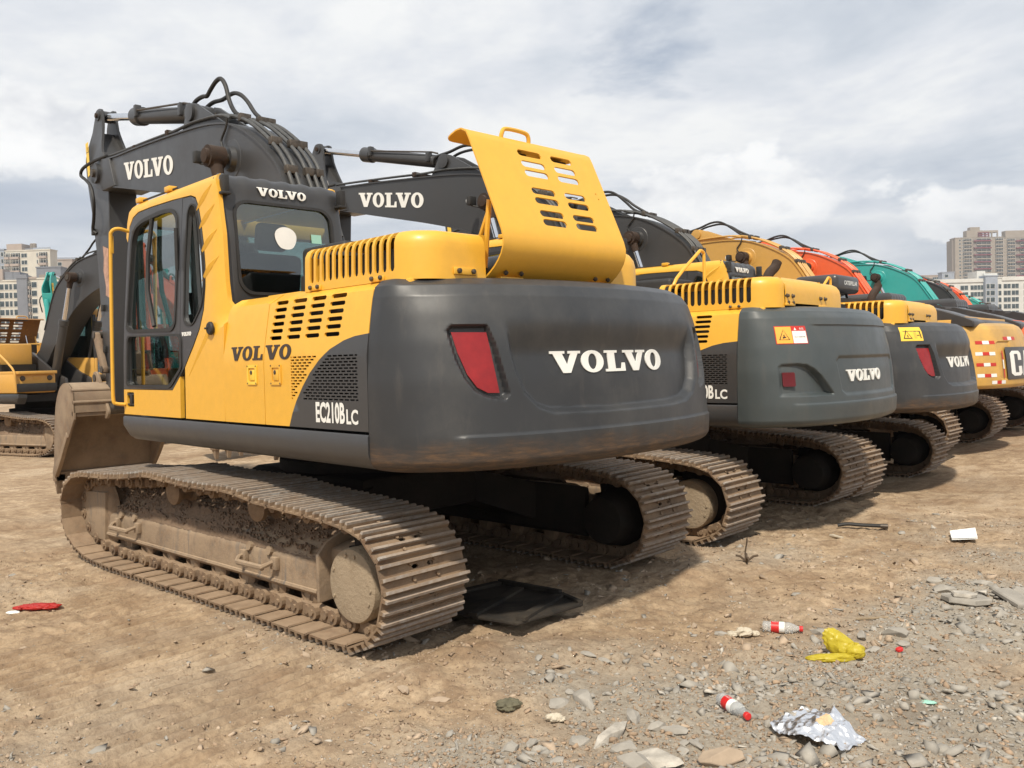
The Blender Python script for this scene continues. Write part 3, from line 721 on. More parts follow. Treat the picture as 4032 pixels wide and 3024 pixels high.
    if v['text']:
        def txt():
            mb = MB('black_decal', 'white_decal'); fo = sidemap(.003)
            put_volvo(mb, -.485, 1.637, -.425, .088, fo, 'black_decal', sub=(0, 3)); return mb.mesh('lettering')
        obj('lettering', cached('txA', txt), dA)
        def txt2():
            mb = MB('black_decal', 'white_decal'); fo = sidemap(.003)
            put_volvo(mb, -.94, 1.637, -.312, .088, fo, 'black_decal', sub=(3, 5)); return mb.mesh('lettering')
        obj('lettering', cached('txB', txt2), dB)
        def txt3():
            mb = MB('white_decal'); fo = sidemap(.003)
            put_text(mb, 'EC210B', -1.515, 1.272, -.295, .118, fo, bold=.035, skew=.0); put_text(mb, 'LC', -1.825, 1.272, -.112, .082, fo, bold=.03); return mb.mesh('model_lettering')
        obj('model_lettering', cached('txC', txt3), dB)
    def latch(bc):
        mb = MB(bc, 'steel', 'dark')
        mb.panel(rrect(-.062, -.062, .062, .062, .008), lambda x, z, t: (x, .004-t, z), [rrect(-.042, -.042, .042, .042, .006)], .006)
        mb.box((-.04, -.008, -.04), (.04, -.004, .04), mat='dark'); mb.bbox((-.038, -.006, -.036), (.026, .006, .03), .004)
        mb.lathe((0, .004, .014), (0, 1, 0), [(0, .014), (.004, .014), (.007, .008)], 14, mat='steel')
        for sx in (-.054, .054):
            for sz in (-.054, .054): mb.lathe((sx, .003, sz), (0, 1, 0), [(0, .006), (.003, .005)], 8, mat='steel')
        return mb.mesh('latch')
    for par, x, bc in ((dA, -.776, 'yellow_decal' if v['text'] else yel), (dB, -1.074, 'yellow')):
        l = obj('latch', cached(('latch', bc), lambda: latch(bc)), par); l.location = (x, sl(1.545)+.003, 1.545)
    return dA, dB
def hood_path(n=8, ly=.725):
    """plan outline of the engine hood: left face, rear left corner, rear"""
    pts = [(-1.2, 1.205), (-2.06, 1.205)]
    for k in range(1, n+1):
        a = math.pi/2*k/n; pts.append((-2.06-.23*math.sin(a), .975+.23*math.cos(a)))
    pts.append((-2.29, ly)); return pts
def hoodmap(path):
    P = np.array(path); seg = np.hypot(*np.diff(P, axis=0).T); cum = np.r_[0, np.cumsum(seg)]
    def fn(u, w, t):
        i = int(min(max(np.searchsorted(cum, u, side='right')-1, 0), len(seg)-1)); k = (u-cum[i])/seg[i]; p = P[i]+(P[i+1]-P[i])*k
        def nrm(j): d = P[j+1]-P[j]; d /= np.hypot(*d); return np.array([d[1], -d[0]])
        n = nrm(i)
        if k > .5 and i+1 < len(seg): n = n*(1-(k-.5))+nrm(i+1)*(k-.5)
        elif k < .5 and i > 0: n = n*(.5+k)+nrm(i-1)*(.5-k)
        n /= np.hypot(*n); n = -n if (n @ np.array([0, -1.0]) < -.5 or 0) else n
        # profile: straight up then rounded in to the top
        R = .07; w1 = .192; w2 = w1+R*math.pi/2
        if w < w1: ins, z, ci, cz = 0.03*w, 2.035+w, 1, 0
        elif w < w2: a = (w-w1)/R; ins, z, ci, cz = .006+R*(1-math.cos(a)), 2.035+w1+R*math.sin(a), math.cos(a), math.sin(a)
        else: ins, z, ci, cz = .006+R+(w-w2), 2.035+w1+R+.03*(w-w2), 0, 1
        ins += t*ci; z -= t*cz
        q = p+inw(p)*ins; return (q[0], q[1], z)
    def inw(p):
        x, y = p
        if x > -2.06: return np.array([0, -1.0])
        if y < .975: return np.array([1.0, 0])
        d = np.array([-2.06, .975])-np.array([x, y]); n = np.hypot(*d); return d/n if n > 1e-6 else np.array([1.0, 0])
    return fn, cum[-1]
LID = [(-2.26, 2.055), (-2.33, 2.10), (-2.385, 2.155), (-2.415, 2.205), (-2.42, 2.26), (-2.405, 2.31), (-2.36, 2.41), (-2.25, 2.65), (-2.155, 2.855), (-2.135, 2.89), (-2.105, 2.905), (-2.06, 2.905), (-1.955, 2.87)]
def lid_map(prof):
    P = np.array(prof); cum = np.r_[0, np.cumsum(np.hypot(*np.diff(P, axis=0).T))]; T = np.gradient(P, axis=0); T /= np.hypot(*T.T)[:, None]
    def fn(y, s, t):
        f = np.interp(s, cum, P[:, 0]); z = np.interp(s, cum, P[:, 1]); tx = np.interp(s, cum, T[:, 0]); tz = np.interp(s, cum, T[:, 1])
        return (f+tz*t, y, z-tx*t)
    return fn, cum
def engine_hood(root, rz, v):
    yel = v['body']
    def main():
        mb = MB(yel, 'dark', 'steel'); ly, ry = v['ly']; path = hood_path(8, ly); fn, L = hoodmap(path)
        slots = [pill(.075+k*.0665, .045+.155, .044, .31, 4) for k in range(13)] if v['slats'] else []
        mb.panel([(0, 0), (L, 0), (L, .42), (0, .42)], fn, slots, .012, .035)
        # flat top inside the rounded edge
        top = [fn(u, .42, 0) for u in np.linspace(0, L, 40)]; mb.add([(*p[:2], p[2]) for p in top]+[(-1.2, ly, 2.297)], [tuple(range(len(top)+1))])
        mb.box((-1.22, .6, 2.03), (-1.2, 1.19, 2.24)); mb.box((-2.24, ly-.045, 2.03), (-1.22, ly, 2.295))
        return mb
    def end():
        mb = MB(yel, 'dark', 'steel'); ly, ry = v['ly']
        ye = v.get('rend', -.74)
        pts = [(-2.29, ry), (-2.29, ye+.2)]+[(-2.09-.2*math.cos(a), ye+.2-.2*math.sin(a)) for a in np.linspace(0, math.pi/2, 8)[1:]]+[(-1.2, ye)]
        rings = []
        for ins, z in [(0, 2.035), (.003, 2.19), (.014, 2.235), (.04, 2.27), (.08, 2.292), (.13, 2.298)]:
            rings.append([(x+ins*(1 if y > ye+.2 else (0 if x > -2.09 else math.cos(math.atan2(y-ye-.2, x+2.09)) * -1)), y+ins*(0 if y > ye+.2 else (1 if x > -2.09 else -math.sin(math.atan2(y-ye-.2, x+2.09)))), z) for x, y in pts])
        n = len(pts); V = [p for r in rings for p in r]; F = [(i*n+j, i*n+j+1, (i+1)*n+j+1, (i+1)*n+j) for i in range(len(rings)-1) for j in range(n-1)]
        mb.add(V, F); mb.add(rings[-1]+[(-1.2, ry, 2.298)], [tuple(range(n+1))])
        mb.box((-2.24, ry, 2.03), (-1.22, ry+.015, 2.295)); mb.box((-1.22, ye+.04, 2.03), (-1.2, ry, 2.24))
        return mb.mesh('hood_end', 30)
    def full():
        mb = main()
        # mounting tabs with pairs of bolts
        for x in (-1.30, -1.93):
            mb.bbox((x-.085, 1.203, 2.036), (x+.035, 1.217, 2.066), .006)
            for dx in (-.065, .015): mb.lathe((x+dx, 1.216, 2.055), (0, 1, 0), [(0, .013), (.012, .013), (.016, .008)], 8, mat='steel')
        for y in ((.93, .83),):
            mb.bbox((-2.302, y[1]-.03, 2.06), (-2.288, y[0]+.03, 2.10), .006)
            for yy in y: mb.lathe((-2.302, yy, 2.08), (-1, 0, 0), [(0, .014), (.012, .014), (.016, .008)], 8, mat='steel')
        return mb.mesh('engine_hood', 30)
    hood = obj('engine_hood', cached(('hood', yel, v['slats'], v['ly']), full), root, rz)
    obj('hood_end', cached(('hend', yel, v.get('rend'), v['ly']), end), root, rz)
    def eng():
        mb = MB('dark', 'hose', 'grey'); mb.box((-2.2, -.68, 2.0), (-1.3, 1.0, 2.12)); mb.box((-2.12, .76, 2.0), (-1.26, 1.10, 2.22)); mb.box((-1.3, -.6, 2.0), (-1.25, 1.1, 2.26))  # black boxes fill the bay as painted shade behind the hood slots
        mb.cyl((-1.3, 1.02, 2.16), (-2.05, 1.02, 2.16), .06, mat='hose'); mb.cyl((-2.1, .3, 2.16), (-1.5, .3, 2.16), .08, mat='grey'); mb.bbox((-1.9, .5, 2.08), (-1.5, .65, 2.22), .02, mat='hose')
        return mb.mesh('engine')
    obj('engine', cached('engine', eng), root, rz)
    if v['open']:
        fn, cum = lid_map(LID)
        def lid():
            mb = MB(v.get('lidmat', yel), 'steel', 'dark', 'rubber'); zs = [2.812, 2.742, 2.682, 2.572, 2.512, 2.432, 2.378]; P = np.array(LID)
            hs = []
            for z in zs:
                s = float(np.interp(z, P[:9, 1], cum[:9]))
                hs += [pill(.255, s, .20, .044, 4), pill(-.022, s, .19, .044, 4)]
            for z, y in ((2.62, -.24), (2.585, -.25)): hs.append([(y+.006*math.cos(a), float(np.interp(z, P[:9, 1], cum[:9]))+.006*math.sin(a)) for a in np.linspace(0, 2*math.pi, 7)[:-1]])
            mb.panel(rpoly([(.715, 0, .01), (.715, cum[-1], .06), (-.335, cum[-1], .06), (-.335, 0, .01)], .01), fn, hs, -.009, .045)
            # folded side flanges by the lower curve, lock on the lip
            for y0, y1 in ((.35, .11), (-.05, -.25)):
                mb.bbox((-2.02, y1, 2.845), (-1.965, y0, 2.868), .008, mat='rubber')
            for yy in (.62, .5, -.14, -.26):
                mb.lathe((-2.335, yy, 2.085), (-.6, 0, -.5), [(0, .014), (.012, .014), (.016, .008)], 8, mat='steel')
            for yy in (.56, -.2): mb.bbox((-2.33, yy-.09, 2.045), (-2.25, yy+.09, 2.062), .006)
            return mb.mesh('hood_lid', 40)
        ld = obj('hood_lid', cached(('lid', v.get('lidmat', yel)), lid), root, rz)
        if v.get('front'): ld.location = (0, .50, -.02); ld.scale = (1, 1.1, 1.0)
        def hnd():
            mb = MB(yel); mb.tube([(-2.10, .41, 2.88), (-2.11, .405, 2.935), (-2.11, .37, 2.962), (-2.11, .22, 2.962), (-2.11, .185, 2.935), (-2.10, .18, 2.88)], .013, 8, smooth=4); return mb.mesh('handle')
        obj('handle', cached(('lidh', yel), hnd), ld)
        def stay():
            mb = MB(yel, 'chrome'); mb.tube([(-2.0, .60, 2.10), (-2.22, .62, 2.46)], .013, 8); mb.tube([(-2.16, .62, 2.08), (-2.23, .63, 2.50)], .016, 8)
            mb.cyl((-2.16, .45, 2.1), (-2.28, .45, 2.52), .008, mat='chrome'); return mb.mesh('lid_stay')
        obj('lid_stay', cached(('stay', yel), stay), ld)
    else:
        def lid():
            mb = MB(yel, 'steel', 'dark'); ly, ry = v['ly']
            prof = [(-2.292, 2.075), (-2.290, 2.19), (-2.278, 2.238), (-2.25, 2.272), (-2.20, 2.295), (-2.10, 2.303), (-1.5, 2.305), (-1.25, 2.30)]
            fn, cum = lid_map(prof); hs = [pill(y, .45+k*.09, .20, .044, 4) for y in (ly-.35, ly-.64) for k in range(6)]
            mb.panel([(ly-.007, 0), (ly-.007, cum[-1]), (ry+.007, cum[-1]), (ry+.007, 0)], fn, hs, -.009, .05)
            for y in (ly-.08, ry+.10):
                mb.bbox((-2.312, y-.09, 2.05), (-2.292, y+.09, 2.075), .006)
                for dy in (-.055, .055): mb.lathe((-2.292, y+dy, 2.135), (-1, 0, 0), [(0, .022), (.008, .022), (.01, .014), (.026, .014), (.03, .008)], 8, mat='steel')
            return mb.mesh('hood_lid', 40)
        obj('hood_lid', cached(('lidc', yel, v['ly']), lid), root, rz)

def lc(z): return float(np.interp(z, [1.2, 1.7, 2.5, 2.85], [1.345, 1.338, 1.30, 1.275]))
def cabmap(off=0.0):
    def fn(x, z, t):
        r = .085; z0 = 2.845
        if z <= z0: y, zz, ny, nzv = lc(z), z, 1, 0
        else: a = min((z-z0)/r, 1.5); y = 1.275-r*(1-math.cos(a)); zz = z0+r*math.sin(a); ny, nzv = math.cos(a), math.sin(a)
        e = -.13-.02-x
        if e > 0 and z > 1.9: y -= .5*e*e*3
        y += ny*(off-t); zz += nzv*(off-t)
        return (x, y, zz)
    return fn
BLK = [(1.415, 1.438), (.455, 1.438), (.238, 1.605), (.10, 1.75), (0.0, 1.87), (-.06, 2.0), (-.082, 2.15), (-.078, 2.30), (-.045, 2.46), (0.0, 2.60), (.055, 2.72), (.105, 2.785), (.18, 2.81), (.5, 2.825), (.9, 2.832), (1.15, 2.828), (1.25, 2.80), (1.315, 2.74), (1.345, 2.62), (1.37, 2.3), (1.40, 1.9)]
def cab(root, rz, v, dt=1):
    yel, gry = v['cab'], v['trim']
    def shell():
        mb = MB(yel, gry); fm = cabmap()
        # C pillar, roof rail and lower rear panel in the body colour
        ol = [(.236, 1.238), (-.376, 1.238), (-.376, 1.98), (-.330, 2.04), (-.312, 2.17), (-.285, 2.5), (-.225, 2.80), (-.19, 2.88), (-.15, 2.96), (1.16, 2.96), (1.27, 2.93), (1.345, 2.86), (1.375, 2.78), (1.385, 2.66)]
        inn = [(1.352, 2.62), (1.325, 2.745), (1.26, 2.808), (1.155, 2.838), (.9, 2.842), (.5, 2.835), (.18, 2.82), (.10, 2.795), (.047, 2.728), (-.01, 2.604), (-.055, 2.462), (-.088, 2.30), (-.092, 2.15), (-.07, 1.995), (-.008, 1.862), (.09, 1.742), (.232, 1.60)]
        mb.panel(ol+inn, fm, (), .03, .05)
        # roof and windscreen frame
        mb.bbox((-.10, .34, 2.86), (1.22, 1.20, 2.935), .035, seg=3)
        mb.bbox((-.15, .28, 2.86), (1.30, .36, 2.93), .03)
        mb.bprism([(-.18, 1.24), (-.1, 1.24), (-.02, 2.86), (-.18, 2.86)], .28, .33, 1, r=.01)
        mb.bprism([(-.15, 1.24), (1.40, 1.24), (1.40, 1.9), (-.15, 1.95)], .28, .33, 1, r=.01)
        mb.bbox((1.30, .30, 2.74), (1.345, 1.24, 2.90), .02); mb.bbox((1.36, .30, 1.24), (1.40, 1.30, 1.6), .02)
        mb.bprism([(1.35, 1.5), (1.40, 1.5), (1.37, 2.8), (1.32, 2.8)], .28, .34, 1, r=.008, mat=gry)
        return mb.mesh('cab_shell')
    sh = obj('cab_shell', cached(('shell', yel, gry), shell), root, rz)
    def crescents():
        mb = MB(yel)
        for x0, z0, x1, z1 in ((-.17, 2.84, .07, 2.69), (-.215, 2.70, .02, 2.55), (-.245, 2.53, -.02, 2.375), (-.265, 2.34, -.04, 2.19)):
            pass
        return mb
    def rear():
        mb = MB(gry, 'rubber')
        xr = -.235
        def fm(y, z, t):
            x = np.interp(z, [1.9, 2.5, 2.8], [-.30, -.255, -.205]); r = .10; z0 = 2.83; zz = z
            wv = .006*math.sin((y-.3)*2*math.pi/.155)*sstep((z-2.74)/.06)
            nx, nzv = -1, 0
            if z > z0: a = min((z-z0)/r, 1.5); x = -.205+(r)*(1-math.cos(a)); zz = z0+r*math.sin(a); nx, nzv = -math.cos(a), math.sin(a)
            e = abs(y-.775)-.43
            if e > 0: x += e*e*9
            return (x-nx*(t+wv), y, zz-nzv*(t+wv))
        win = rrect(.40, 2.105, 1.155, 2.735, .10, 6)
        mb.panel([(1.262, 1.99), (1.262, 2.90), (1.22, 2.965), (.34, 2.965), (.295, 2.90), (.295, 1.99)], fm, [win], .03, .04)
        # rubber gasket around the window
        g = rrect(.385, 2.09, 1.17, 2.75, .11, 6)
        g2 = rrect(.405, 2.11, 1.15, 2.73, .10, 6)
        mb.panel(g, lambda y, z, t: fm(y, z, t-.012), [g2], .02, None, mat='rubber')
        return mb.mesh('cab_rear_wall')
    rw = obj('cab_rear_wall', cached(('crear', gry), rear), root, rz)
    def rglass():
        mb = MB('glass'); mb.add([(-.285, 1.16, 2.10), (-.285, .40, 2.10), (-.212, .40, 2.74), (-.212, 1.16, 2.74)], [(0, 1, 2, 3)]); return mb.mesh('rear_window', 0)
    obj('rear_window', cached('rglass', rglass), rw)
    if v['text']:
        def rt():
            mb = MB('white_decal')
            fm = lambda y, z, t: (-.213+.22*(z-2.8)-.0+.004*0+(.035*((z-2.80)/.1)**2 if z > 2.8 else 0)-t-.0, y, z)
            put_volvo(mb, .975, 2.792, -.385, .060, lambda y, z, t: (-.216+max(0, z-2.83)*.45-t, y, z), 'white_decal', t=.004, skew=.0); return mb.mesh('lettering')
        obj('lettering', cached('cabtx', rt), rw)
    if v.get('disc'):
        def disc():
            mb = MB('paper', 'mint'); pts = [(.78+.085*math.cos(a)*(1+.06*math.sin(3*a)), 2.505+.085*math.sin(a)*(1+.05*math.cos(2*a))) for a in np.linspace(0, 2*math.pi, 25)[:-1]]
            mb.add([(-.2455+(z-2.5)*.112, y, z) for y, z in pts], [tuple(range(24))])
            return mb.mesh('window_sticker', 0)
        def sq():
            mb = MB('paper', 'mint')
            mb.add([(-.2455+(z-2.5)*.112, y, z) for y, z in ((.572, 2.485), (.488, 2.485), (.488, 2.55), (.572, 2.55))], [(0, 1, 2, 3)], 1)
            return mb.mesh('window_sticker', 0)
        obj('window_sticker', disc(), rw); obj('inspection_sticker', sq(), rw)
    # door: lower yellow panel, dark window frame
    def door():
        mb = MB(gry, yel, 'rubber'); fm = cabmap(.0)
        w1 = rpoly([(1.335, 1.935), (1.262, 1.905), (.47, 1.885), (.405, 1.93), (.375, 2.45), (.405, 2.70), (.50, 2.755), (.70, 2.765), (1.05, 2.748), (1.19, 2.715), (1.25, 2.64)], .06, 4)
        w2 = rpoly([(1.33, 1.47, .05), (.50, 1.468, .05), (.30, 1.60, .03), (.305, 1.80, .06), (.345, 1.835, .03), (1.31, 1.86, .05)], .04, 4)
        blk = [(1.412, 1.44), (.455, 1.44), (.325, 1.54), (.322, 1.70), (.318, 2.45), (.322, 2.822), (.5, 2.827), (.9, 2.834), (1.15, 2.829), (1.25, 2.80), (1.315, 2.74), (1.345, 2.62), (1.37, 2.3), (1.40, 1.9)]
        mb.panel(blk, fm, [w1, w2], .035, .06)
        for w in (w1, w2):
            c = np.array(w).mean(0); big = [tuple(c+(np.array(p)-c)*(1+.022/max(.05, np.hypot(*(np.array(p)-c))))) for p in w]; sm = [tuple(c+(np.array(p)-c)*(1-.010/max(.05, np.hypot(*(np.array(p)-c))))) for p in w]
            mb.panel(big, cabmap(.008), [sm], .015, None, mat='rubber')
        mb.panel([(1.412, 1.238), (1.412, 1.436), (.456, 1.436), (.322, 1.536), (.322, 1.238)], cabmap(.0), [rrect(1.20, 1.30, 1.345, 1.415, .01)] if dt else [], .03, .1, mat=yel)
        return mb.mesh('cab_door', 40)
    dr = obj('cab_door', cached(('door', yel, gry), door), root, rz)
    def dh():
        mb = MB('rubber'); mb.box((1.2, 1.30, 1.30), (1.345, 1.325, 1.415)); mb.bbox((1.205, 1.325, 1.31), (1.34, 1.345, 1.325), .004); mb.bbox((1.205, 1.325, 1.39), (1.34, 1.345, 1.405), .004)
        mb.bbox((1.235, 1.33, 1.32), (1.27, 1.35, 1.40), .006); return mb.mesh('door_handle')
    obj('door_handle', cached('dh', dh), dr)
    def dg():
        mb = MB('glass'); fm = lambda a, b, t: (a, 1.256 if b > 1.86 else 1.31, b)
        for q in (((1.345, 1.895), (.37, 1.875), (.36, 2.765), (1.24, 2.755)), ((1.345, 1.455), (.29, 1.455), (.29, 1.855), (1.33, 1.855))): mb.add([fm(a, b, 0) for a, b in q], [(0, 1, 2, 3)])
        return mb.mesh('door_glass', 0)
    obj('door_glass', cached('dg', dg), dr)
    def dbar():
        mb = MB('rubber'); mb.tube([(.86, 1.285, 2.75), (.93, 1.30, 2.45), (.93, 1.31, 2.2), (.80, 1.322, 1.92)], .018, 6); return mb.mesh('window_bar')
    obj('window_bar', cached('dbar', dbar), dr)
    def qpan():
        mb = MB(gry, 'rubber', 'white_decal'); fm = cabmap()
        o = [(.316, 1.546), (.238, 1.607), (.10, 1.75), (0.0, 1.87), (-.06, 2.0), (-.082, 2.15), (-.078, 2.30), (-.045, 2.46), (0.0, 2.60), (.055, 2.72), (.105, 2.785), (.18, 2.81), (.314, 2.818)]
        w = rpoly([(.245, 1.95), (.20, 1.905), (.10, 1.905), (-.03, 2.03), (-.06, 2.17), (-.03, 2.36), (.04, 2.60), (.10, 2.73), (.17, 2.752), (.215, 2.70), (.24, 2.3)], .04, 3)
        mb.panel(o, fm, [w], .03, .05)
        c = np.array([.11, 2.3]); big = [tuple(c+(np.array(p)-c)*np.array([1.12, 1.03])) for p in w]
        mb.panel(big, cabmap(.007), [w], .012, None, mat='rubber')
        if v['text']: put_volvo(mb, .285, 1.825, -.155, .028, cabmap(.003), 'white_decal')
        mb.cyl((.32, 1.335, 2.30), (.32, 1.335, 2.60), .014, n=8, mat='rubber')
        return mb.mesh('quarter_panel', 40)
    qp = obj('quarter_panel', cached(('qpan', gry, v['text']), qpan), sh)
    def qg():
        mb = MB('glass'); fm = lambda a, b, t: (a, 1.256, b); mb.add([fm(a, b, 0) for a, b in ((.26, 1.90), (-.07, 1.90), (-.06, 2.40), (.08, 2.755), (.26, 2.755))], [(0, 1, 2, 3, 4)]); return mb.mesh('quarter_glass', 0)
    obj('quarter_glass', cached('qg', qg), sh)
    def fg():
        mb = MB('glass')
        mb.add([(1.385, .33, 1.6), (1.385, 1.29, 1.6), (1.335, 1.24, 2.75), (1.335, .33, 2.75)], [(0, 1, 2, 3)])
        mb.add([(-.10, .305, 1.95), (1.37, .305, 1.9), (1.34, .305, 2.85), (-.04, .305, 2.85)], [(0, 1, 2, 3)])
        return mb.mesh('windscreen', 0)
    obj('windscreen', cached('fg', fg), sh)
    def seat():
        mb = MB('seat', 'dark', 'grey')
        mb.bbox((.05, .55, 1.75), (.58, 1.05, 1.88), .05, seg=3); mb.X = Matrix.Translation((.05, 0, 1.8)) @ Matrix.Rotation(-.18, 4, 'Y')
        mb.bbox((-.06, .56, 0), (.07, 1.04, .62), .05, seg=3); mb.bbox((-.04, .68, .64), (.06, .92, .84), .04, seg=3); mb.X = None
        mb.box((-.1, .35, 1.24), (1.3, 1.28, 1.30), mat='dark'); mb.bbox((0, .42, 1.3), (.55, 1.15, 1.72), .03, mat='dark')
        mb.bbox((.2, 1.06, 1.72), (.62, 1.18, 2.0), .03, mat='dark'); mb.bbox((.2, .40, 1.72), (.62, .52, 2.02), .03, mat='dark')
        mb.cyl((.55, 1.12, 2.0), (.60, 1.12, 2.16), .02, mat='dark'); mb.cyl((.55, .46, 2.0), (.60, .46, 2.18), .02, mat='dark'); mb.bbox((1.0, .36, 1.3), (1.2, .55, 2.1), .03, mat='dark')
        return mb.mesh('seat')
    obj('seat', cached('seat', seat), root, rz)
    def fil():
        mb = MB('rubber'); mb.lathe((-.206, 1.34, 1.861), (0, 1, 0), [(0, .045), (.012, .045), (.02, .038), (.022, .02)], 20); mb.bbox((-.20, 1.34, 1.855), (-.165, 1.372, 1.868), .003); return mb.mesh('filler_cap')
    if dt: obj('filler_cap', cached('fil', fil), sh)
    def crs():
        mb = MB(yel)
        for x0, z0, x1, z1 in ((-.15, 2.85, .085, 2.69), (-.20, 2.705, .035, 2.55), (-.235, 2.53, -.0, 2.375), (-.255, 2.345, -.03, 2.19)):
            A_, B_ = Vector((x0, z0)), Vector((x1, z1)); d = B_-A_; n = Vector((-d.y, d.x)).normalized(); n = n if n.x+n.y > 0 else -n
            # pressed blade: a sharp concave edge below, fading above
            ridge = []; rim = []; back = []
            for k in range(11):
                t = k/10; w = math.sin(math.pi*t); c = A_+d*t; r = c+n*(.030*w); q = c-n*(.020*w)
                ridge.append((r.x, r.y)); back.append((q.x, q.y)); rim.append(((r.x*.62+q.x*.38), (r.y*.62+q.y*.38)))
            fm = cabmap(.0)
            V = [fm(a, b, -.001) for a, b in ridge]+[fm(a, b, -.001-.013*math.sin(math.pi*k/10)) for k, (a, b) in enumerate(rim)]+[fm(a, b, -.001) for a, b in back]
            mb.add(V, [(i, i+1, 12+i, 11+i) for i in range(10)]+[(11+i, 12+i, 23+i, 22+i) for i in range(10)])
        return mb.mesh('pillar_pressing', 40)
    def crs2():
        mb = MB(yel); A_, B_ = (-.185, 1.90), (.17, 1.54); V = []
        for k in range(9):
            t = k/8; c = (A_[0]+(B_[0]-A_[0])*t, A_[1]+(B_[1]-A_[1])*t); w = .045*(1-t)+.004
            V += [cabmap()(c[0]-w*.7, c[1]-w*.7, -.0005), cabmap()(c[0]-w*.1, c[1]-w*.1, -.010*(1-t)-.002), cabmap()(c[0]+w*.25, c[1]+w*.25, -.0005)]
        mb.add(V, [(3*i+j, 3*i+j+1, 3*i+j+4, 3*i+j+3) for i in range(8) for j in (0, 1)])
        return mb.mesh('panel_crease', 40)
    if dt: obj('pillar_pressing', cached(('crs', yel), crs), sh); obj('panel_crease', cached(('crs2', yel), crs2), sh)
    def brk(which):
        mb = MB('rubber', yel)
        for y in ((1.235,) if which == 0 else (.315,) if which == 1 else ()):
            mb.bbox((-.27, y-.03, 2.77), (-.20, y+.012, 2.90), .008); mb.bbox((-.275, y-.04, 2.765), (-.19, y+.03, 2.785), .006)
        if which < 2: return mb.mesh('lamp_bracket')
        for x, s in ((.62, .03), (1.18, .035)): mb.bbox((x, 1.18, 2.925), (x+.09, 1.25, 2.965), .008, mat=yel)
        mb.tube([(.55, 1.215, 2.937), (1.3, 1.22, 2.937)], .008, 6)
        return mb.mesh('roof_rail')
    if dt:
        for w_ in (0, 1, 2): obj('roof_rail' if w_ == 2 else 'lamp_bracket', cached(('brk', yel, w_), lambda: brk(w_)), sh)
    def hr():
        mb = MB(yel, 'steel')
        mb.tube([(1.30, 1.30, 2.70), (1.30, 1.38, 2.715), (1.32, 1.425, 2.69), (1.335, 1.43, 2.60), (1.37, 1.43, 2.1), (1.40, 1.43, 1.55), (1.405, 1.43, 1.36), (1.40, 1.41, 1.325), (1.38, 1.345, 1.315)], .0145, 10, smooth=4)
        mb.bbox((1.325, 1.41, 2.52), (1.345, 1.44, 2.66), .004)
        return mb.mesh('handrail')
    obj('handrail', cached(('hr', yel), hr), root, rz)

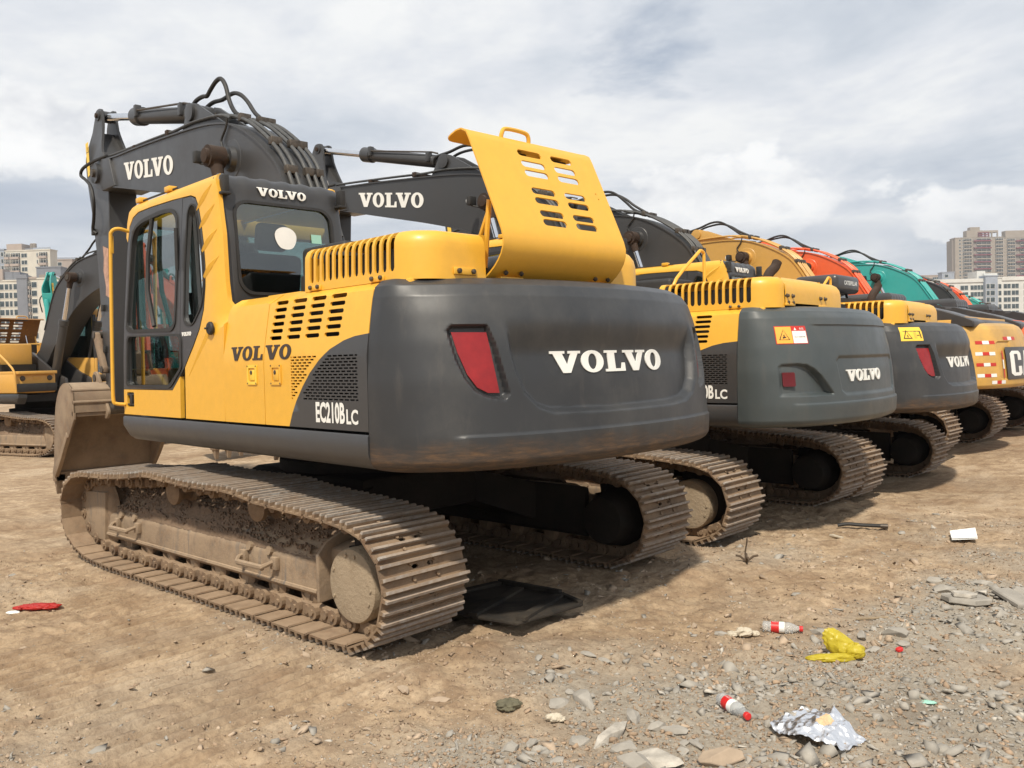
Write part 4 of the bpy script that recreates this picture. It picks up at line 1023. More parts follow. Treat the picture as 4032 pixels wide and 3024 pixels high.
BOOM = [(5.22, 4.07), (4.9, 4.085), (4.51, 4.06), (3.84, 4.035), (2.79, 3.975), (2.24, 3.93), (1.87, 3.87), (1.65, 3.81), (1.41, 3.70), (1.18, 3.56), (.99, 3.42), (.86, 3.29), (.76, 3.13), (.66, 2.93), (.45, 2.5), (.24, 2.1),
        (.06, 1.97), (.0, 1.84), (.08, 1.68), (.3, 1.66), (.62, 1.95), (1.0, 2.38), (1.4, 2.78), (1.8, 3.04), (2.3, 3.24), (2.9, 3.38), (3.28, 3.455), (3.93, 3.58), (4.65, 3.72), (5.05, 3.78), (5.23, 3.83), (5.28, 3.95)]
def boomgroup(root, rz, v, ba=0.0, det=2):
    """boom, stick, bucket and rams; ba turns the whole arm about the boom foot"""
    g, cylm = v['arm'], v.get('ram', 'grey')
    piv = Vector((.1, 0, 1.83))
    def place(o, dy=0.0):
        if rz or ba or 1:
            Rm = Matrix.Rotation(rz, 4, 'Z') @ Matrix.Translation((v.get('bx', 0), dy, 0)) @ Matrix.Translation(piv) @ Matrix.Rotation(-ba, 4, 'Y') @ Matrix.Translation(-piv)
            o.matrix_local = Rm
        return o
    def bm_():
        mb = MB(g, 'steel'); bo = smooth2(BOOM, 1, True)
        mb.bprism(BOOM, -.205, .205, 1, r=.006, seg=1)
        # overhanging flange plates top and bottom
        top = BOOM[0:15]; bot = BOOM[20:31]
        for line, s in ((top, 1), (bot, 1)):
            L_ = catm([Vector((x, 0, z)) for x, z in line], 3); V = []
            for i, p in enumerate(L_):
                d = (L_[min(i+1, len(L_)-1)]-L_[max(i-1, 0)]).normalized(); n = Vector((d.z, 0, -d.x)); n = -n if line is top else -n
                for y in (-.222, .222):
                    for k in (-.004, .012): V.append(tuple(Vector((p.x, y, p.z))+n*k))
            F = []
            for i in range(len(L_)-1):
                a, b = i*4, i*4+4; F += [(a, a+2, b+2, b), (a+1, b+1, b+3, a+3), (a, b, b+1, a+1), (a+2, a+3, b+3, b+2)]
            F += [(0, 1, 3, 2), (len(V)-4, len(V)-2, len(V)-1, len(V)-3)]; mb.add(V, F)
        mb.cyl((5.10, -.27, 3.95), (5.10, .27, 3.95), .12, n=24); mb.cyl((5.10, -.30, 3.95), (5.10, .30, 3.95), .05, n=16, mat='steel')
        mb.bprism([(4.55, 3.72), (4.7, 4.06), (4.95, 4.10), (5.2, 4.08), (5.27, 3.95), (5.2, 3.82), (4.95, 3.72)], -.235, .235, 1, r=.01)
        mb.cyl((.1, -.28, 1.83), (.1, .28, 1.83), .12, n=20)
        mb.cyl((1.69, -.46, 3.50), (1.69, .46, 3.50), .055, n=16, mat='steel')
        mb.lathe((1.69, .2, 3.50), (0, 1, 0), [(0, .19), (.01, .175), (.012, .12), (.06, .105)], 24); mb.lathe((1.69, -.2, 3.50), (0, -1, 0), [(0, .19), (.01, .175), (.012, .12), (.06, .105)], 24)
        for y in (-.13, .11): mb.bprism([(1.95, 3.9), (2.55, 4.22), (2.66, 4.25), (2.77, 4.20), (2.92, 3.97)], y, y+.03, 1, r=.006)
        mb.cyl((2.66, -.17, 4.155), (2.66, .17, 4.155), .045, mat='steel')
        mb.lathe((2.66, .14, 4.155), (0, 1, 0), [(0, .09), (.03, .09), (.035, .05)], 16)
        return mb.mesh('boom', 30)
    b = place(obj('boom', cached(('boom', g), bm_), root))
    if v['text']:
        def bt():
            mb = MB('white_decal'); put_volvo(mb, 4.30, 3.742, -1.33, .195, lambda x, z, t: (x, .2085+(.003-t), z), 'white_decal', skew=-.155); return mb.mesh('lettering')
        obj('lettering', cached('boomtx', bt), b)
    def hoses():
        mb = MB(g if g != 'grey' else 'hose', 'rust', 'steel')
        up = [(2.35, 4.02), (1.95, 3.935), (1.72, 3.88), (1.45, 3.77), (1.2, 3.62), (1.0, 3.47), (.86, 3.33), (.77, 3.18), (.66, 2.97), (.5, 2.65)]
        for y, x0 in ((.15, 0), (.08, 0), (-.03, 0), (-.10, 0), (-.17, 0)):
            pts = [(x, y, z+.03) for x, z in up[(1 if y > .1 else 2 if y < 0 else 1):]]
            mb.tube(pts, .0185, 8, smooth=4)
        for (x, z) in ((1.60, 3.86), (1.05, 3.54), (.80, 3.25)):
            for y in (.115, -.065, -.135): mb.bbox((x-.03, y-.055, z-.02), (x+.03, y+.055, z+.05), .006, mat='steel')
        # the two looping hoses from the stick ram down to the pipes
        if not v.get('disc'):
            mb.tube([(2.92, .07, 4.16), (2.85, .10, 4.24), (2.6, .10, 4.27), (2.35, .1, 4.31), (2.15, .1, 4.27), (1.95, .1, 4.11), (1.80, .1, 3.97), (1.66, .08, 3.90)], .019, 8, smooth=4, mat='rubber')
            mb.tube([(2.80, -.06, 4.2), (2.66, -.1, 4.28), (2.46, -.1, 4.30), (2.24, -.1, 4.28), (2.05, -.1, 4.18), (1.90, -.1, 4.06), (1.62, -.1, 3.88)], .019, 8, smooth=4, mat='rubber')
        else: mb.tube([(2.92, .07, 4.13), (2.86, .10, 4.17), (2.76, .10, 4.22), (2.62, .10, 4.27), (2.47, .1, 4.275), (2.38, .1, 4.26), (2.30, .1, 4.30), (2.18, .1, 4.35), (2.07, .1, 4.35), (1.98, .1, 4.26), (1.91, .1, 4.10), (1.80, .1, 3.97), (1.66, .08, 3.90)], .021, 8, smooth=4, mat='rubber')
        if v.get('disc'): mb.tube([(2.80, -.06, 4.22), (2.78, -.08, 4.27), (2.66, -.1, 4.30), (2.46, -.1, 4.28), (2.24, -.1, 4.29), (2.08, -.1, 4.24), (1.94, -.1, 4.14), (1.80, -.1, 4.0), (1.62, -.1, 3.88)], .021, 8, smooth=4, mat='rubber')
        # line along the top of the boom out to the stick
        mb.tube([(1.76, .17, 3.90), (2.0, .17, 3.975), (2.6, .15, 4.04), (3.03, .15, 4.045), (3.6, .15, 4.075), (4.4, .15, 4.11), (4.85, .17, 4.12)], .016, 8, smooth=3)
        mb.tube([(1.76, -.17, 3.90), (2.0, -.17, 3.975), (2.6, -.15, 4.02), (3.6, -.15, 4.06), (4.85, -.17, 4.12)], .016, 8, smooth=3)
        for x in (3.2, 4.1): mb.bbox((x-.03, -.18, 4.02+.03*(x-3.2)), (x+.03, .18, 4.085+.02*(x-3.2)), .006, mat='rust')
        mb.tube([(4.85, .20, 4.12), (5.1, .27, 4.09), (5.38, .30, 4.05), (5.46, .3, 3.98), (5.30, .30, 3.90), (5.12, .30, 3.78), (5.05, .3, 3.6), (5.16, .27, 3.42), (5.26, .25, 3.30), (5.22, .22, 3.25)], .019, 8, smooth=4, mat='rubber')
        mb.tube([(4.85, -.20, 4.12), (5.3, -.26, 4.12), (5.6, -.28, 3.9), (5.5, -.27, 3.5)], .019, 8, smooth=4, mat='rubber')
        mb.tube([(1.72, .225, 3.88), (1.75, .225, 3.8), (1.84, .23, 3.7), (1.80, .24, 3.62), (1.78, .27, 3.57)], .011, 6, smooth=4, mat='rubber')
        return mb.mesh('hydraulic_hose', 45)
    obj('hydraulic_hose', cached(('hoses', g, v.get('disc')), hoses), b)
    def lampm():
        mb = MB('rubber', 'paper'); mb.X = Matrix.Translation((1.93, .40, 3.53)); mb.bbox((-.03, -.06, -.05), (.035, .06, .06), .012); mb.lathe((.03, 0, .005), (1, 0, 0), [(0, .045), (.02, .045), (.022, .04)], 16, mat='paper')
        mb.X = None; mb.tube([(1.69, .24, 3.5), (1.85, .36, 3.46), (1.93, .40, 3.48)], .012, 6); return mb.mesh('work_lamp')
    obj('work_lamp', cached('blamp', lampm), b)
    def scyl():
        mb = MB(cylm, 'chrome', 'steel')
        a, e = Vector((2.66, 0, 4.155)), Vector((5.38, 0, 4.72)); d = (e-a).normalized()
        mb.lathe(a+d*.05, d, [(0, .05), (.05, .085), (1.55, .085), (1.56, .105), (1.74, .105), (1.76, .06)], 24); mb.cyl(a+d*1.7, e-d*.06, .045, n=16, mat='chrome')
        mb.cyl((a.x, -.07, a.z), (a.x, .07, a.z), .085, n=16); mb.cyl((e.x, -.05, e.z), (e.x, .05, e.z), .07, n=16)
        mb.tube([tuple(a+d*.2+Vector((0, .06, .10))), tuple(a+d*.3+Vector((0, .08, .11))), tuple(a+d*1.55+Vector((0, .10, .05)))], .012, 6, mat='steel')
        for k in (.35, 1.55): mb.bbox(tuple(a+d*k+Vector((-.03, .05, -.02))), tuple(a+d*k+Vector((.03, .12, .11))), .006)
        return mb.mesh('stick_cylinder')
    place(obj('stick_cylinder', cached(('scyl', cylm), scyl), root))
    def bcyl():
        mb = MB(cylm, 'chrome', 'rust'); a, e = Vector((.95, 0, 1.32)), Vector((1.69, 0, 3.50)); d = (e-a).normalized()
        mb.lathe(a, d, [(0, .06), (.05, .08), (1.30, .08), (1.31, .095), (1.42, .095), (1.43, .05)], 20); mb.cyl(a+d*1.4, e-d*.05, .042, n=16, mat='chrome'); mb.cyl((e.x, -.075, e.z), (e.x, .075, e.z), .10, n=20, mat='rust')
        mb.lathe((e.x, .075, e.z), (0, 1, 0), [(0, .07), (.03, .065), (.035, .03)], 16, mat='rust'); mb.lathe(e-d*.22, d, [(0, .05), (.12, .06), (.14, .08)], 16, mat='rust')
        mb.tube([tuple(a+d*.1+Vector((0, .09, 0))), tuple(a+d*1.3+Vector((0, .09, 0)))], .012, 6)
        return mb.mesh('boom_cylinder')
    for y in (.37, -.37):
        place(obj('boom_cylinder', cached(('bcyl', cylm), bcyl), root), y)
    def stick():
        mb = MB(g, 'steel', 'yellow_decal', 'rust', 'black_decal')
        S = [(5.52, 4.84), (5.42, 4.86), (5.34, 4.80), (5.26, 4.5), (5.08, 4.22), (4.97, 3.98), (4.94, 3.75), (4.97, 3.0), (4.99, 2.2), (4.98, 1.3), (5.03, 1.12), (5.14, 1.06), (5.22, 1.15), (5.27, 1.5), (5.33, 2.1), (5.39, 2.9), (5.52, 3.5), (5.66, 3.96), (5.71, 4.27), (5.62, 4.58)]
        low = S[4:18]+[(5.68, 4.10), (5.3, 4.14)]
        mb.bprism(low, -.165, .165, 1, r=.008, seg=1)
        ear = rpoly([(5.00, 4.02, .01), (5.17, 4.30, .1), (5.24, 4.50, .1), (5.30, 4.80, .05), (5.46, 4.81, .06), (5.58, 4.60, .1), (5.70, 4.30, .1), (5.66, 4.0, .02)], .05, 4)
        yy = lambda k: (lambda x, z: k*(.165-.072*sstep((z-4.15)/.5))); yi = lambda k: (lambda x, z: k*(.135-.072*sstep((z-4.15)/.5)))
        for k in (1, -1): mb.prism(ear, 0, 0, 1, y0f=yy(k), y1f=yi(k)); mb.cyl((5.38, k*.06, 4.72), (5.38, k*.115, 4.72), .062, n=18)
        mb.hexa([(5.02, -.15, 4.0), (5.1, -.15, 4.0), (5.1, .15, 4.0), (5.02, .15, 4.0), (5.40, -.09, 4.52), (5.48, -.09, 4.50), (5.48, .09, 4.50), (5.40, .09, 4.52)])
        mb.cyl((5.38, -.135, 4.72), (5.38, .135, 4.72), .03, n=14, mat='rust'); mb.cyl((5.10, -.26, 3.95), (5.10, .26, 3.95), .10, n=20)
        mb.cyl((5.10, -.2, 1.13), (5.10, .2, 1.13), .07, n=16, mat='steel')
        # torn paper notice and warning sign
        mb.add([(5.01, .168, 3.05), (5.19, .168, 3.10), (5.17, .168, 2.95), (5.20, .168, 2.80), (5.13, .168, 2.60), (5.15, .168, 2.50), (5.02, .168, 2.46), (5.03, .168, 2.7)], [tuple(range(8))], mb.mi('torn'))
        mb.add([(5.66, .169, 4.42), (5.56, .169, 4.43), (5.53, .169, 4.02), (5.61, .169, 4.0)], [(0, 1, 2, 3)], mb.mi('yellow_decal'))
        mb.add([(5.642, .171, 4.30), (5.555, .171, 4.30), (5.60, .171, 4.38)], [(0, 1, 2)], mb.mi('black_decal')); mb.add([(5.628, .172, 4.306), (5.567, .172, 4.306), (5.60, .172, 4.365)], [(0, 1, 2)], mb.mi('yellow_decal'))
        for x, z in ((5.22, 2.35), (5.2, 1.85), (5.45, 3.3)): mb.bbox((x-.03, .16, z-.04), (x+.03, .20, z+.04), .006, mat='rubber')
        return mb.mesh('stick', 30)
    place(obj('stick', cached(('stick', g), stick), root))
    def kcyl():
        mb = MB(cylm, 'chrome'); a, e = Vector((5.72, 0, 3.9)), Vector((5.52, 0, 2.0)); d = (e-a).normalized(); mb.lathe(a, d, [(0, .05), (.05, .07), (1.1, .07), (1.12, .05)], 16); mb.cyl(a+d, e, .038, mat='chrome'); return mb.mesh('bucket_cylinder')
    place(obj('bucket_cylinder', cached(('kcyl', cylm), kcyl), root))
    def link():
        mb = MB('bucket', 'steel')
        def bar(p, q, y, w=.05, t=.03):
            p, q = Vector((p[0], 0, p[1])), Vector((q[0], 0, q[1])); d = (q-p).normalized(); n = Vector((d.z, 0, -d.x))*w
            mb.bprism([((p+n)[0], (p+n)[2]), ((q+n)[0], (q+n)[2]), ((q+n*.4+d*.05)[0], (q+n*.4+d*.05)[2]), ((q-n)[0], (q-n)[2]), ((p-n)[0], (p-n)[2]), ((p-d*.05)[0], (p-d*.05)[2])], y-t, y+t, 1, r=.012)
        for y in (-.21, .21): bar((5.40, 2.03), (5.17, 1.60), y, .055)
        bar((5.52, 2.0), (5.44, 1.50), .0, .09, .12)
        for p in ((5.40, 2.03), (5.17, 1.6), (5.44, 1.5)): mb.cyl((p[0], -.25, p[1]), (p[0], .25, p[1]), .045, n=14, mat='steel')
        return mb.mesh('bucket_link')
    place(obj('bucket_link', cached('link', link), root))
    def buck():
        mb = MB('bucket', 'steel')
        out = smooth2([(5.10, 1.10), (5.12, 1.33), (5.25, 1.43), (5.42, 1.45), (5.60, 1.38), (5.74, 1.22), (5.82, 1.0), (5.87, .75), (5.90, .5), (5.93, .30)], 3)
        inn = []
        for i, p in enumerate(out):
            a = Vector(out[max(i-1, 0)]); b = Vector(out[min(i+1, len(out)-1)]); d = (b-a).normalized(); n = Vector((d.y, -d.x)); inn.append((p[0]+n.x*.03, p[1]+n.y*.03))
        W = .60
        n = len(out); V = [(x, y, z) for y in (-W, W) for x, z in out]+[(x, y, z) for y in (-W, W) for x, z in inn]
        F = [(i, i+1, n+i+1, n+i) for i in range(n-1)]+[(2*n+i, 3*n+i, 3*n+i+1, 2*n+i+1) for i in range(n-1)]+[(0, n, 3*n, 2*n), (n-1, 3*n-1, 4*n-1, 2*n-1)]
        mb.add(V, F)
        sidep = out+[(5.84, .29), (5.60, .50), (5.30, .82), (5.10, 1.02)]
        for s in (-1, 1): mb.bprism(sidep, s*W, s*(W-.028), 1, r=.006); mb.bprism([(5.93, .33), (5.84, .28), (5.62, .48), (5.32, .80), (5.36, .86), (5.66, .55), (5.88, .42)], s*(W+.018), s*(W-.03), 1, r=.006)
        for y0, y1 in ((-.6, .6),): mb.bbox((5.12, y0, 1.05), (5.17, y1, 1.12), .01)
        for (x, z) in ((5.16, 1.36), (5.12, 1.22)): mb.tube([(x-.012, -.6, z), (x-.012, .6, z)], .022, 8)
        mb.bbox((5.86, -W-.01, .22), (5.95, W+.01, .34), .012)
        for k in range(5):
            y = -.54+k*.27; mb.hexa([(5.87, y-.05, .26), (5.97, y-.05, .26), (5.97, y+.05, .26), (5.87, y+.05, .26), (5.93, y-.03, .06), (5.955, y-.03, .06), (5.955, y+.03, .06), (5.93, y+.03, .06)])
            mb.bbox((5.86, y-.06, .22), (5.98, y+.06, .32), .012)
        for y in (-.235, .20):
            mb.bprism(rpoly([(5.50, 1.58), (5.38, 1.58), (5.12, 1.22), (5.02, 1.10), (5.06, 1.02), (5.15, 1.00), (5.22, 1.10), (5.30, 1.30), (5.54, 1.44)], .06, 3), y, y+.035, 1, r=.006)
        return mb.mesh('bucket', 35)
    if v.get('bucket', True): place(obj('bucket', cached('bucket', buck), root))
MAT['rusthood'] = dirty_steel('rusty_hood_sheet', mud=(.17, .085, .03), steel=(.08, .045, .025), rust=(.30, .15, .03), bmp=.15)
MAT['hub'] = dirty_steel('dust_caked_hub', mud=(.33, .26, .18), steel=(.24, .185, .125), rust=(.22, .16, .10), lo=.3, hi=.5, bmp=.8)
MAT['torn'] = plain('torn_pink_paper', (.42, .26, .20), .9, noise_=.35, scale=12)

# ------------------------------------------------------------------ the machines
def excavator(label, loc, rz, v, swing=0.0, ba=0.0, group='excavators parked side by side in a row', detail=2, cat='excavator'):
    v = dict(dict(body='yellow', cab='yellow', trim='grey', arm='grey', cw='A', cwmat='cw', open=False, slats=True, text=False, ly=(.725, -.345), hood='slat'), **v)
    root = thing('excavator', label, cat, loc, rz, group)
    lower(root, v, full=detail > 1)
    c = obj('counterweight', cached(('cw', v['cw'], v['cwmat']), lambda: counterweight(v['cw'], v['cwmat'])), root, swing)
    if v['cw'] == 'C': c.scale.z = .93; c.location.z = .04
    if v['cw'] in 'AB':
        for s in (1, -1):
            def refl():
                mb = MB('red' if v['cw'] == 'A' else 'red_dark')
                if v['cw'] == 'A': mb.panel([(s*a, z) for a, z in REFR], lambda a, z, t: tuple(cwsurf(a, z, .032+t)), (), .01, .03)
                else: mb.panel(rrect(s*1.25-.055, 1.372, s*1.25+.055, 1.488, .012), lambda a, z, t: tuple(cwsurf(a, z, -.002+t)), (), .075, None)
                return mb.mesh('reflector')
            obj('reflector', cached(('refl', v['cw'], s), refl), c)
    if v['cw'] in 'AB' and v.get('cwtext'):
        def tx():
            mb = MB('white_decal')
            if v['cw'] == 'A':
                a0, a1 = v.get('ta', (.565, -.425)); z0, z1 = v.get('tz', (1.520, 1.640))
                put_volvo(mb, a0, z0, a1-a0, z1-z0, lambda a, z, t: tuple(cwsurf(a, z, float(pandep((a, z))[0])-.007+t)), step=.03, t=.006)
            else: put_volvo(mb, .565, 1.393, -.70, .10, lambda a, z, t: tuple(cwsurf(a, z, .006+t)), step=.03, t=.012)
            return mb.mesh('lettering')
        obj('lettering', tx(), c)
    if v.get('sticker'):
        def stk():
            mb = MB('orange_decal', 'red_decal', 'paper', 'black_decal', 'yellow_decal')
            q = lambda o: (lambda a, z, t: tuple(cwsurf(a, z, o+t)))
            P = lambda pts, m, o=-.003: mb.panel(pts, q(o), (), .001, .05, mat=m)
            if v['sticker'] == 1:
                P([(1.325, 1.872), (1.02, 1.872), (1.02, 1.722), (1.325, 1.722)], 'red_decal')
                P([(1.317, 1.866), (1.168, 1.866), (1.168, 1.728), (1.317, 1.728)], 'orange_decal', -.0045); P([(1.163, 1.83), (1.027, 1.83), (1.027, 1.728), (1.163, 1.728)], 'paper', -.0045)
                tri = lambda k: [(1.243+.05*k, 1.757+.014*(1-k)), (1.243-.05*k, 1.757+.014*(1-k)), (1.243, 1.843-.02*(1-k))]
                P(tri(1), 'black_decal', -.006); P(tri(.78), 'orange_decal', -.0075)
                P([(1.255, 1.768), (1.228, 1.775), (1.225, 1.782), (1.24, 1.785), (1.238, 1.80), (1.248, 1.80), (1.25, 1.783), (1.262, 1.776)], 'black_decal', -.009)
                P([(1.142, 1.837), (1.118, 1.837), (1.13, 1.860)], 'paper', -.0045)
                put_text(mb, '危险', 1.09, 1.838, -.045, .020, q(-.006), 'paper', 0); put_text(mb, '禁止进入机器旋转区域内', 1.15, 1.776, -.11, .010, q(-.006), 'black_decal', 0)
            else:
                P([(1.335, 1.985), (1.03, 1.985), (1.045, 1.83), (1.35, 1.83)], 'yellow_decal')
                P([(1.31, 1.855), (1.19, 1.855), (1.25, 1.955)], 'black_decal', -.0045); P([(1.293, 1.865), (1.207, 1.865), (1.25, 1.937)], 'yellow_decal', -.006)
                P([(1.255, 1.872), (1.24, 1.872), (1.243, 1.9), (1.252, 1.9)], 'black_decal', -.0075)
                P([(1.16, 1.86), (1.125, 1.86), (1.125, 1.925), (1.16, 1.925)], 'orange_decal', -.0045); P([(1.12, 1.888), (1.085, 1.888), (1.085, 1.896), (1.12, 1.896)], 'black_decal', -.0045)
                P([(1.078, 1.86), (1.062, 1.86), (1.062, 1.935), (1.078, 1.935)], 'black_decal', -.0045)
            return mb.mesh('warning_sticker', 0)
        obj('warning_sticker', stk(), c)
    if v['cw'] == 'C' and v.get('strips'):
        def strip(s, a0, a1, z, red, vert=False):
            mb = MB('paper', 'red_decal'); q = lambda a, z, t: tuple(cwsurf(a, (z-.04)/.93, -.004+t))
            for k in range(3):
                if vert: mb.panel([(s*.865, 1.15+k*.13), (s*.84, 1.15+k*.13), (s*.84, 1.28+k*.13), (s*.865, 1.28+k*.13)], q, (), .001, None, mat='red_decal' if k != 1 else 'paper'); continue
                b0 = a0+(a1-a0)*k/3; b1 = a0+(a1-a0)*(k+1)/3
                mb.panel([(s*b0, z-.024), (s*b1, z-.024), (s*b1, z+.024), (s*b0, z+.024)], q, (), .001, .06, mat='red_decal' if (k+red) % 2 == 0 else 'paper')
            return mb.mesh('reflective_strip', 0)
        for s in (1, -1):
            for a0, a1, z, red in ((1.32, .98, 1.66, 0), (1.345, 1.01, 1.50, 1), (1.345, 1.02, 1.345, 0), (1.345, 1.03, 1.19, 1), (1.12, .83, 1.09, 1), (.745, .35, 1.715, 0)): obj('reflective_strip', strip(s, a0, a1, z, red), c)
            obj('reflective_strip', strip(s, 0, 0, 0, 0, True), c)
        def pan():
            mb = MB('black_paint', 'white_decal'); mb.panel(rrect(-.77, 1.16, .77, 1.665, .02), lambda a, z, t: tuple(cwsurf(a, z, -.006+t)), (), .003, .05, mat='black_paint')
            q = lambda a, z, t: tuple(cwsurf(a, z, -.010+t))
            C_ = [(0, .1), (.06, 0), (.24, 0), (.30, .1), (.30, .38), (.20, .38), (.20, .13), (.10, .13), (.10, .87), (.20, .87), (.20, .62), (.30, .62), (.30, .9), (.24, 1), (.06, 1), (0, .9)]
            A_ = [(.33, 0), (.43, 0), (.46, .2), (.58, .36), (.60, 0), (.71, 0), (.60, 1), (.44, 1)]
            T_ = [(.78, 0), (.88, 0), (.88, .86), (.98, .86), (.98, 1), (.68, 1), (.68, .86), (.78, .86)]
            for L_ in (C_, A_, T_): mb.panel([(.66-1.32*x, 1.215+.39*z) for x, z in L_], q, (), .002, .05, mat='white_decal')
            mb.panel([(.66-1.32*x, 1.205+.39*z) for x, z in [(.38, 0), (.66, 0), (.52, .32)]], lambda a, z, t: tuple(cwsurf(a, z, -.013+t)), (), .002, .05, mat='orange_decal')
            return mb.mesh('brand_plate', 0)
        obj('logo_plate', pan(), c)
    upper_side(root, swing, v)
    if v['hood'] == 'slat': engine_hood(root, swing, v)
    else:
        def bh():
            mb = MB('black_paint', 'dark'); fm = lambda x, z, t: (x, 1.265-t, z)
            hs = [rrect(-.60-k*.118, 2.215-.031*k, -.515-k*.118, 2.325-.036*k, .015, 2) for k in range(13)]
            mb.panel([(.0, 1.99), (-2.30, 1.90), (-2.30, 1.97), (-2.2, 2.02), (-1.9, 2.13), (-1.3, 2.30), (-.45, 2.42), (0, 2.44)], fm, hs, .02, .049)
            mb.bprism([(.0, 2.0), (-2.32, 1.88), (-2.32, 1.97), (-2.2, 2.03), (-1.9, 2.14), (-1.3, 2.31), (0, 2.45)], .6, 1.235, 1, r=.02); mb.bprism([(.0, 2.0), (-2.36, 1.88), (-2.36, 1.95), (-2.15, 2.03), (-1.3, 2.20), (0, 2.3)], -1.1, .6, 1, r=.02)
            return mb.mesh('engine_hood', 30)
        obj('engine_hood', cached('bhood', bh), root, swing)
    if v.get('rail'):
        def rl():
            mb = MB(v['body']); mb.tube([(-1.21, .98, 2.22), (-1.21, .90, 2.37), (-1.21, .50, 2.63), (-1.21, .44, 2.665), (-1.21, .385, 2.655), (-1.21, .37, 2.60), (-1.21, .37, 2.2)], .016, 8, smooth=3); return mb.mesh('grab_rail')
        obj('grab_rail', cached(('rail', v['body']), rl), root, swing)
    if v.get('pipe'):
        def ex():
            mb = MB('rust'); mb.tube([(-1.40, -.62, 2.2), (-1.40, -.62, 2.36), (-1.40, -.63, 2.43), (-1.41, -.68, 2.50), (-1.43, -.76, 2.56), (-1.44, -.80, 2.62)], .052, 14, smooth=4); mb.cyl((-1.4405, -.803, 2.624), (-1.4408, -.804, 2.6255), .043, n=14, mat='dark'); return mb.mesh('exhaust_pipe')
        obj('exhaust_pipe', cached('exh', ex), root, swing)
    if v.get('intake'):
        def box_():
            mb = MB('rubber'); mb.bbox((-1.14, .42, 2.04), (-.62, .885, 2.385), .035, seg=3); mb.bbox((-.85, .40, 2.03), (-.62, .9, 2.2), .02); return mb.mesh('air_cleaner')
        obj('air_cleaner', cached('aircl', box_), root, swing)
        def ld():
            mb = MB(v['body']); mb.bbox((-1.08, .98, 2.036), (-.68, 1.17, 2.052), .006); return mb.mesh('deck_lid')
        obj('deck_lid', cached(('dlid', v['body']), ld), root, swing)
    before = set(root.children); cab(root, swing, v, detail > 1)
    if v.get('cabs'):
        for o in set(root.children)-before: o.scale.z = v['cabs']
    if v.get('front'):
        def tb():
            mb = MB(v['body'], 'steel', 'chrome', 'rubber'); mb.bbox((.4, -1.34, 1.60), (1.42, -.56, 1.66), .012); mb.bbox((-.9, -1.32, 1.62), (.42, -.46, 2.22), .04)
            mb.bbox((1.35, -1.34, 1.26), (1.40, -.56, 1.42), .01, mat='rubber')
            for y in (-1.22, -.68): mb.lathe((1.345, y, 1.52), (1, 0, 0), [(0, .055), (.02, .05), (.025, .03)], 14, mat='steel')
            mb.bbox((1.345, -1.02, 1.50), (1.36, -.88, 1.56), .004); mb.tube([(.5, -1.33, 2.1), (.62, -1.36, 2.12), (1.30, -1.38, 1.72), (1.38, -1.38, 1.5), (1.38, -1.37, 1.25)], .02, 8, smooth=3)
            return mb.mesh('tool_box')
        obj('tool_box', cached(('tbox', v['body']), tb), root, swing)
    if v.get('roof') == 'black':
        def rf():
            mb = MB('black_paint', 'white_decal'); mb.bbox((-.40, .30, 2.52), (.3, 1.28, 2.80), .07, seg=3)
            put_text(mb, 'CATERPILLAR', 1.0, 2.64, -.56, .07, lambda y, z, t: (-.405, y, z), 'white_decal', .03); return mb.mesh('roof_cover')
        obj('roof_cover', cached('roofc', rf), root, swing)
    boomgroup(root, swing, v, ba, detail)
    return root

VY = dict(text=True)
excavator('nearest yellow and charcoal excavator, engine hood raised, EC210B on its flank', (0, 0, 0), 0, dict(text=True, cwtext=True, open=True, intake=True, disc=True), swing=-.0589)
excavator('second excavator in the row, orange and white sticker on its slate grey counterweight', (.007, -3.614, -.049), 0,
          dict(text=True, cwtext=True, cw='B', cwmat='cw2', sticker=1, ly=(.97, .07), rend=-.48, rail=True, pipe=True, intake=True), swing=.025, ba=.026)
excavator('third excavator in the row, yellow sticker above its red reflector', (.10, -6.85, -.13), 0,
          dict(text=True, cwtext=True, sticker=2, ly=(.97, .07), rend=-.48, rail=True, pipe=True), swing=.05, ba=-.01)
excavator('ochre excavator with red and white reflective strips on its counterweight', (.25, -10.4, .02), 0,
          dict(body='ochre', cab='ochre', arm='tan', trim='black_paint', ram='black_paint', cw='C', cwmat='cw_tan', strips=True, hood='black', roof='black', cabs=.93, bx=-.22), swing=.02, ba=-.11, detail=1)
OC = dict(trim='black_paint', cw='C', open=False, hood='black', cabs=.905)
far = [('orange excavator behind the ochre one, fifth in the row, its orange boom arching above', -13.6, .35, dict(body='orange', cab='black_paint', arm='orange', cwmat='cw_orange', bx=-.05), .02, -.09),
       ('turquoise excavator standing behind the orange one, only its boom clearly seen', -17.0, .15, dict(body='teal', cab='grey', arm='teal', cwmat='cw2', bx=-.1), .0, -.12),
       ('dark grey excavator boom seen between the turquoise and the orange ones', -20.4, .35, dict(body='ochre', cab='grey', arm='grey', cwmat='cw'), .0, -.17),
       ('second orange excavator, farther down the row behind the dark grey boom', -23.4, .9, dict(body='orange', cab='orange', arm='orange', cwmat='cw_orange'), .0, -.13),
       ('second turquoise excavator near the far end of the row', -27.2, 1.2, dict(body='teal', cab='yellow', arm='teal', cwmat='cw2'), .0, -.24),
       ('black boomed excavator at the far end of the row, in front of the white flats', -31.0, 1.5, dict(body='orange', cab='orange', arm='black_paint', cwmat='cw_orange'), .0, -.30)]
for lb, y, x, vv, sw, ba in far:
    excavator(lb, (x, y, .03), 0, dict(OC, **vv), swing=sw, ba=ba, detail=1)
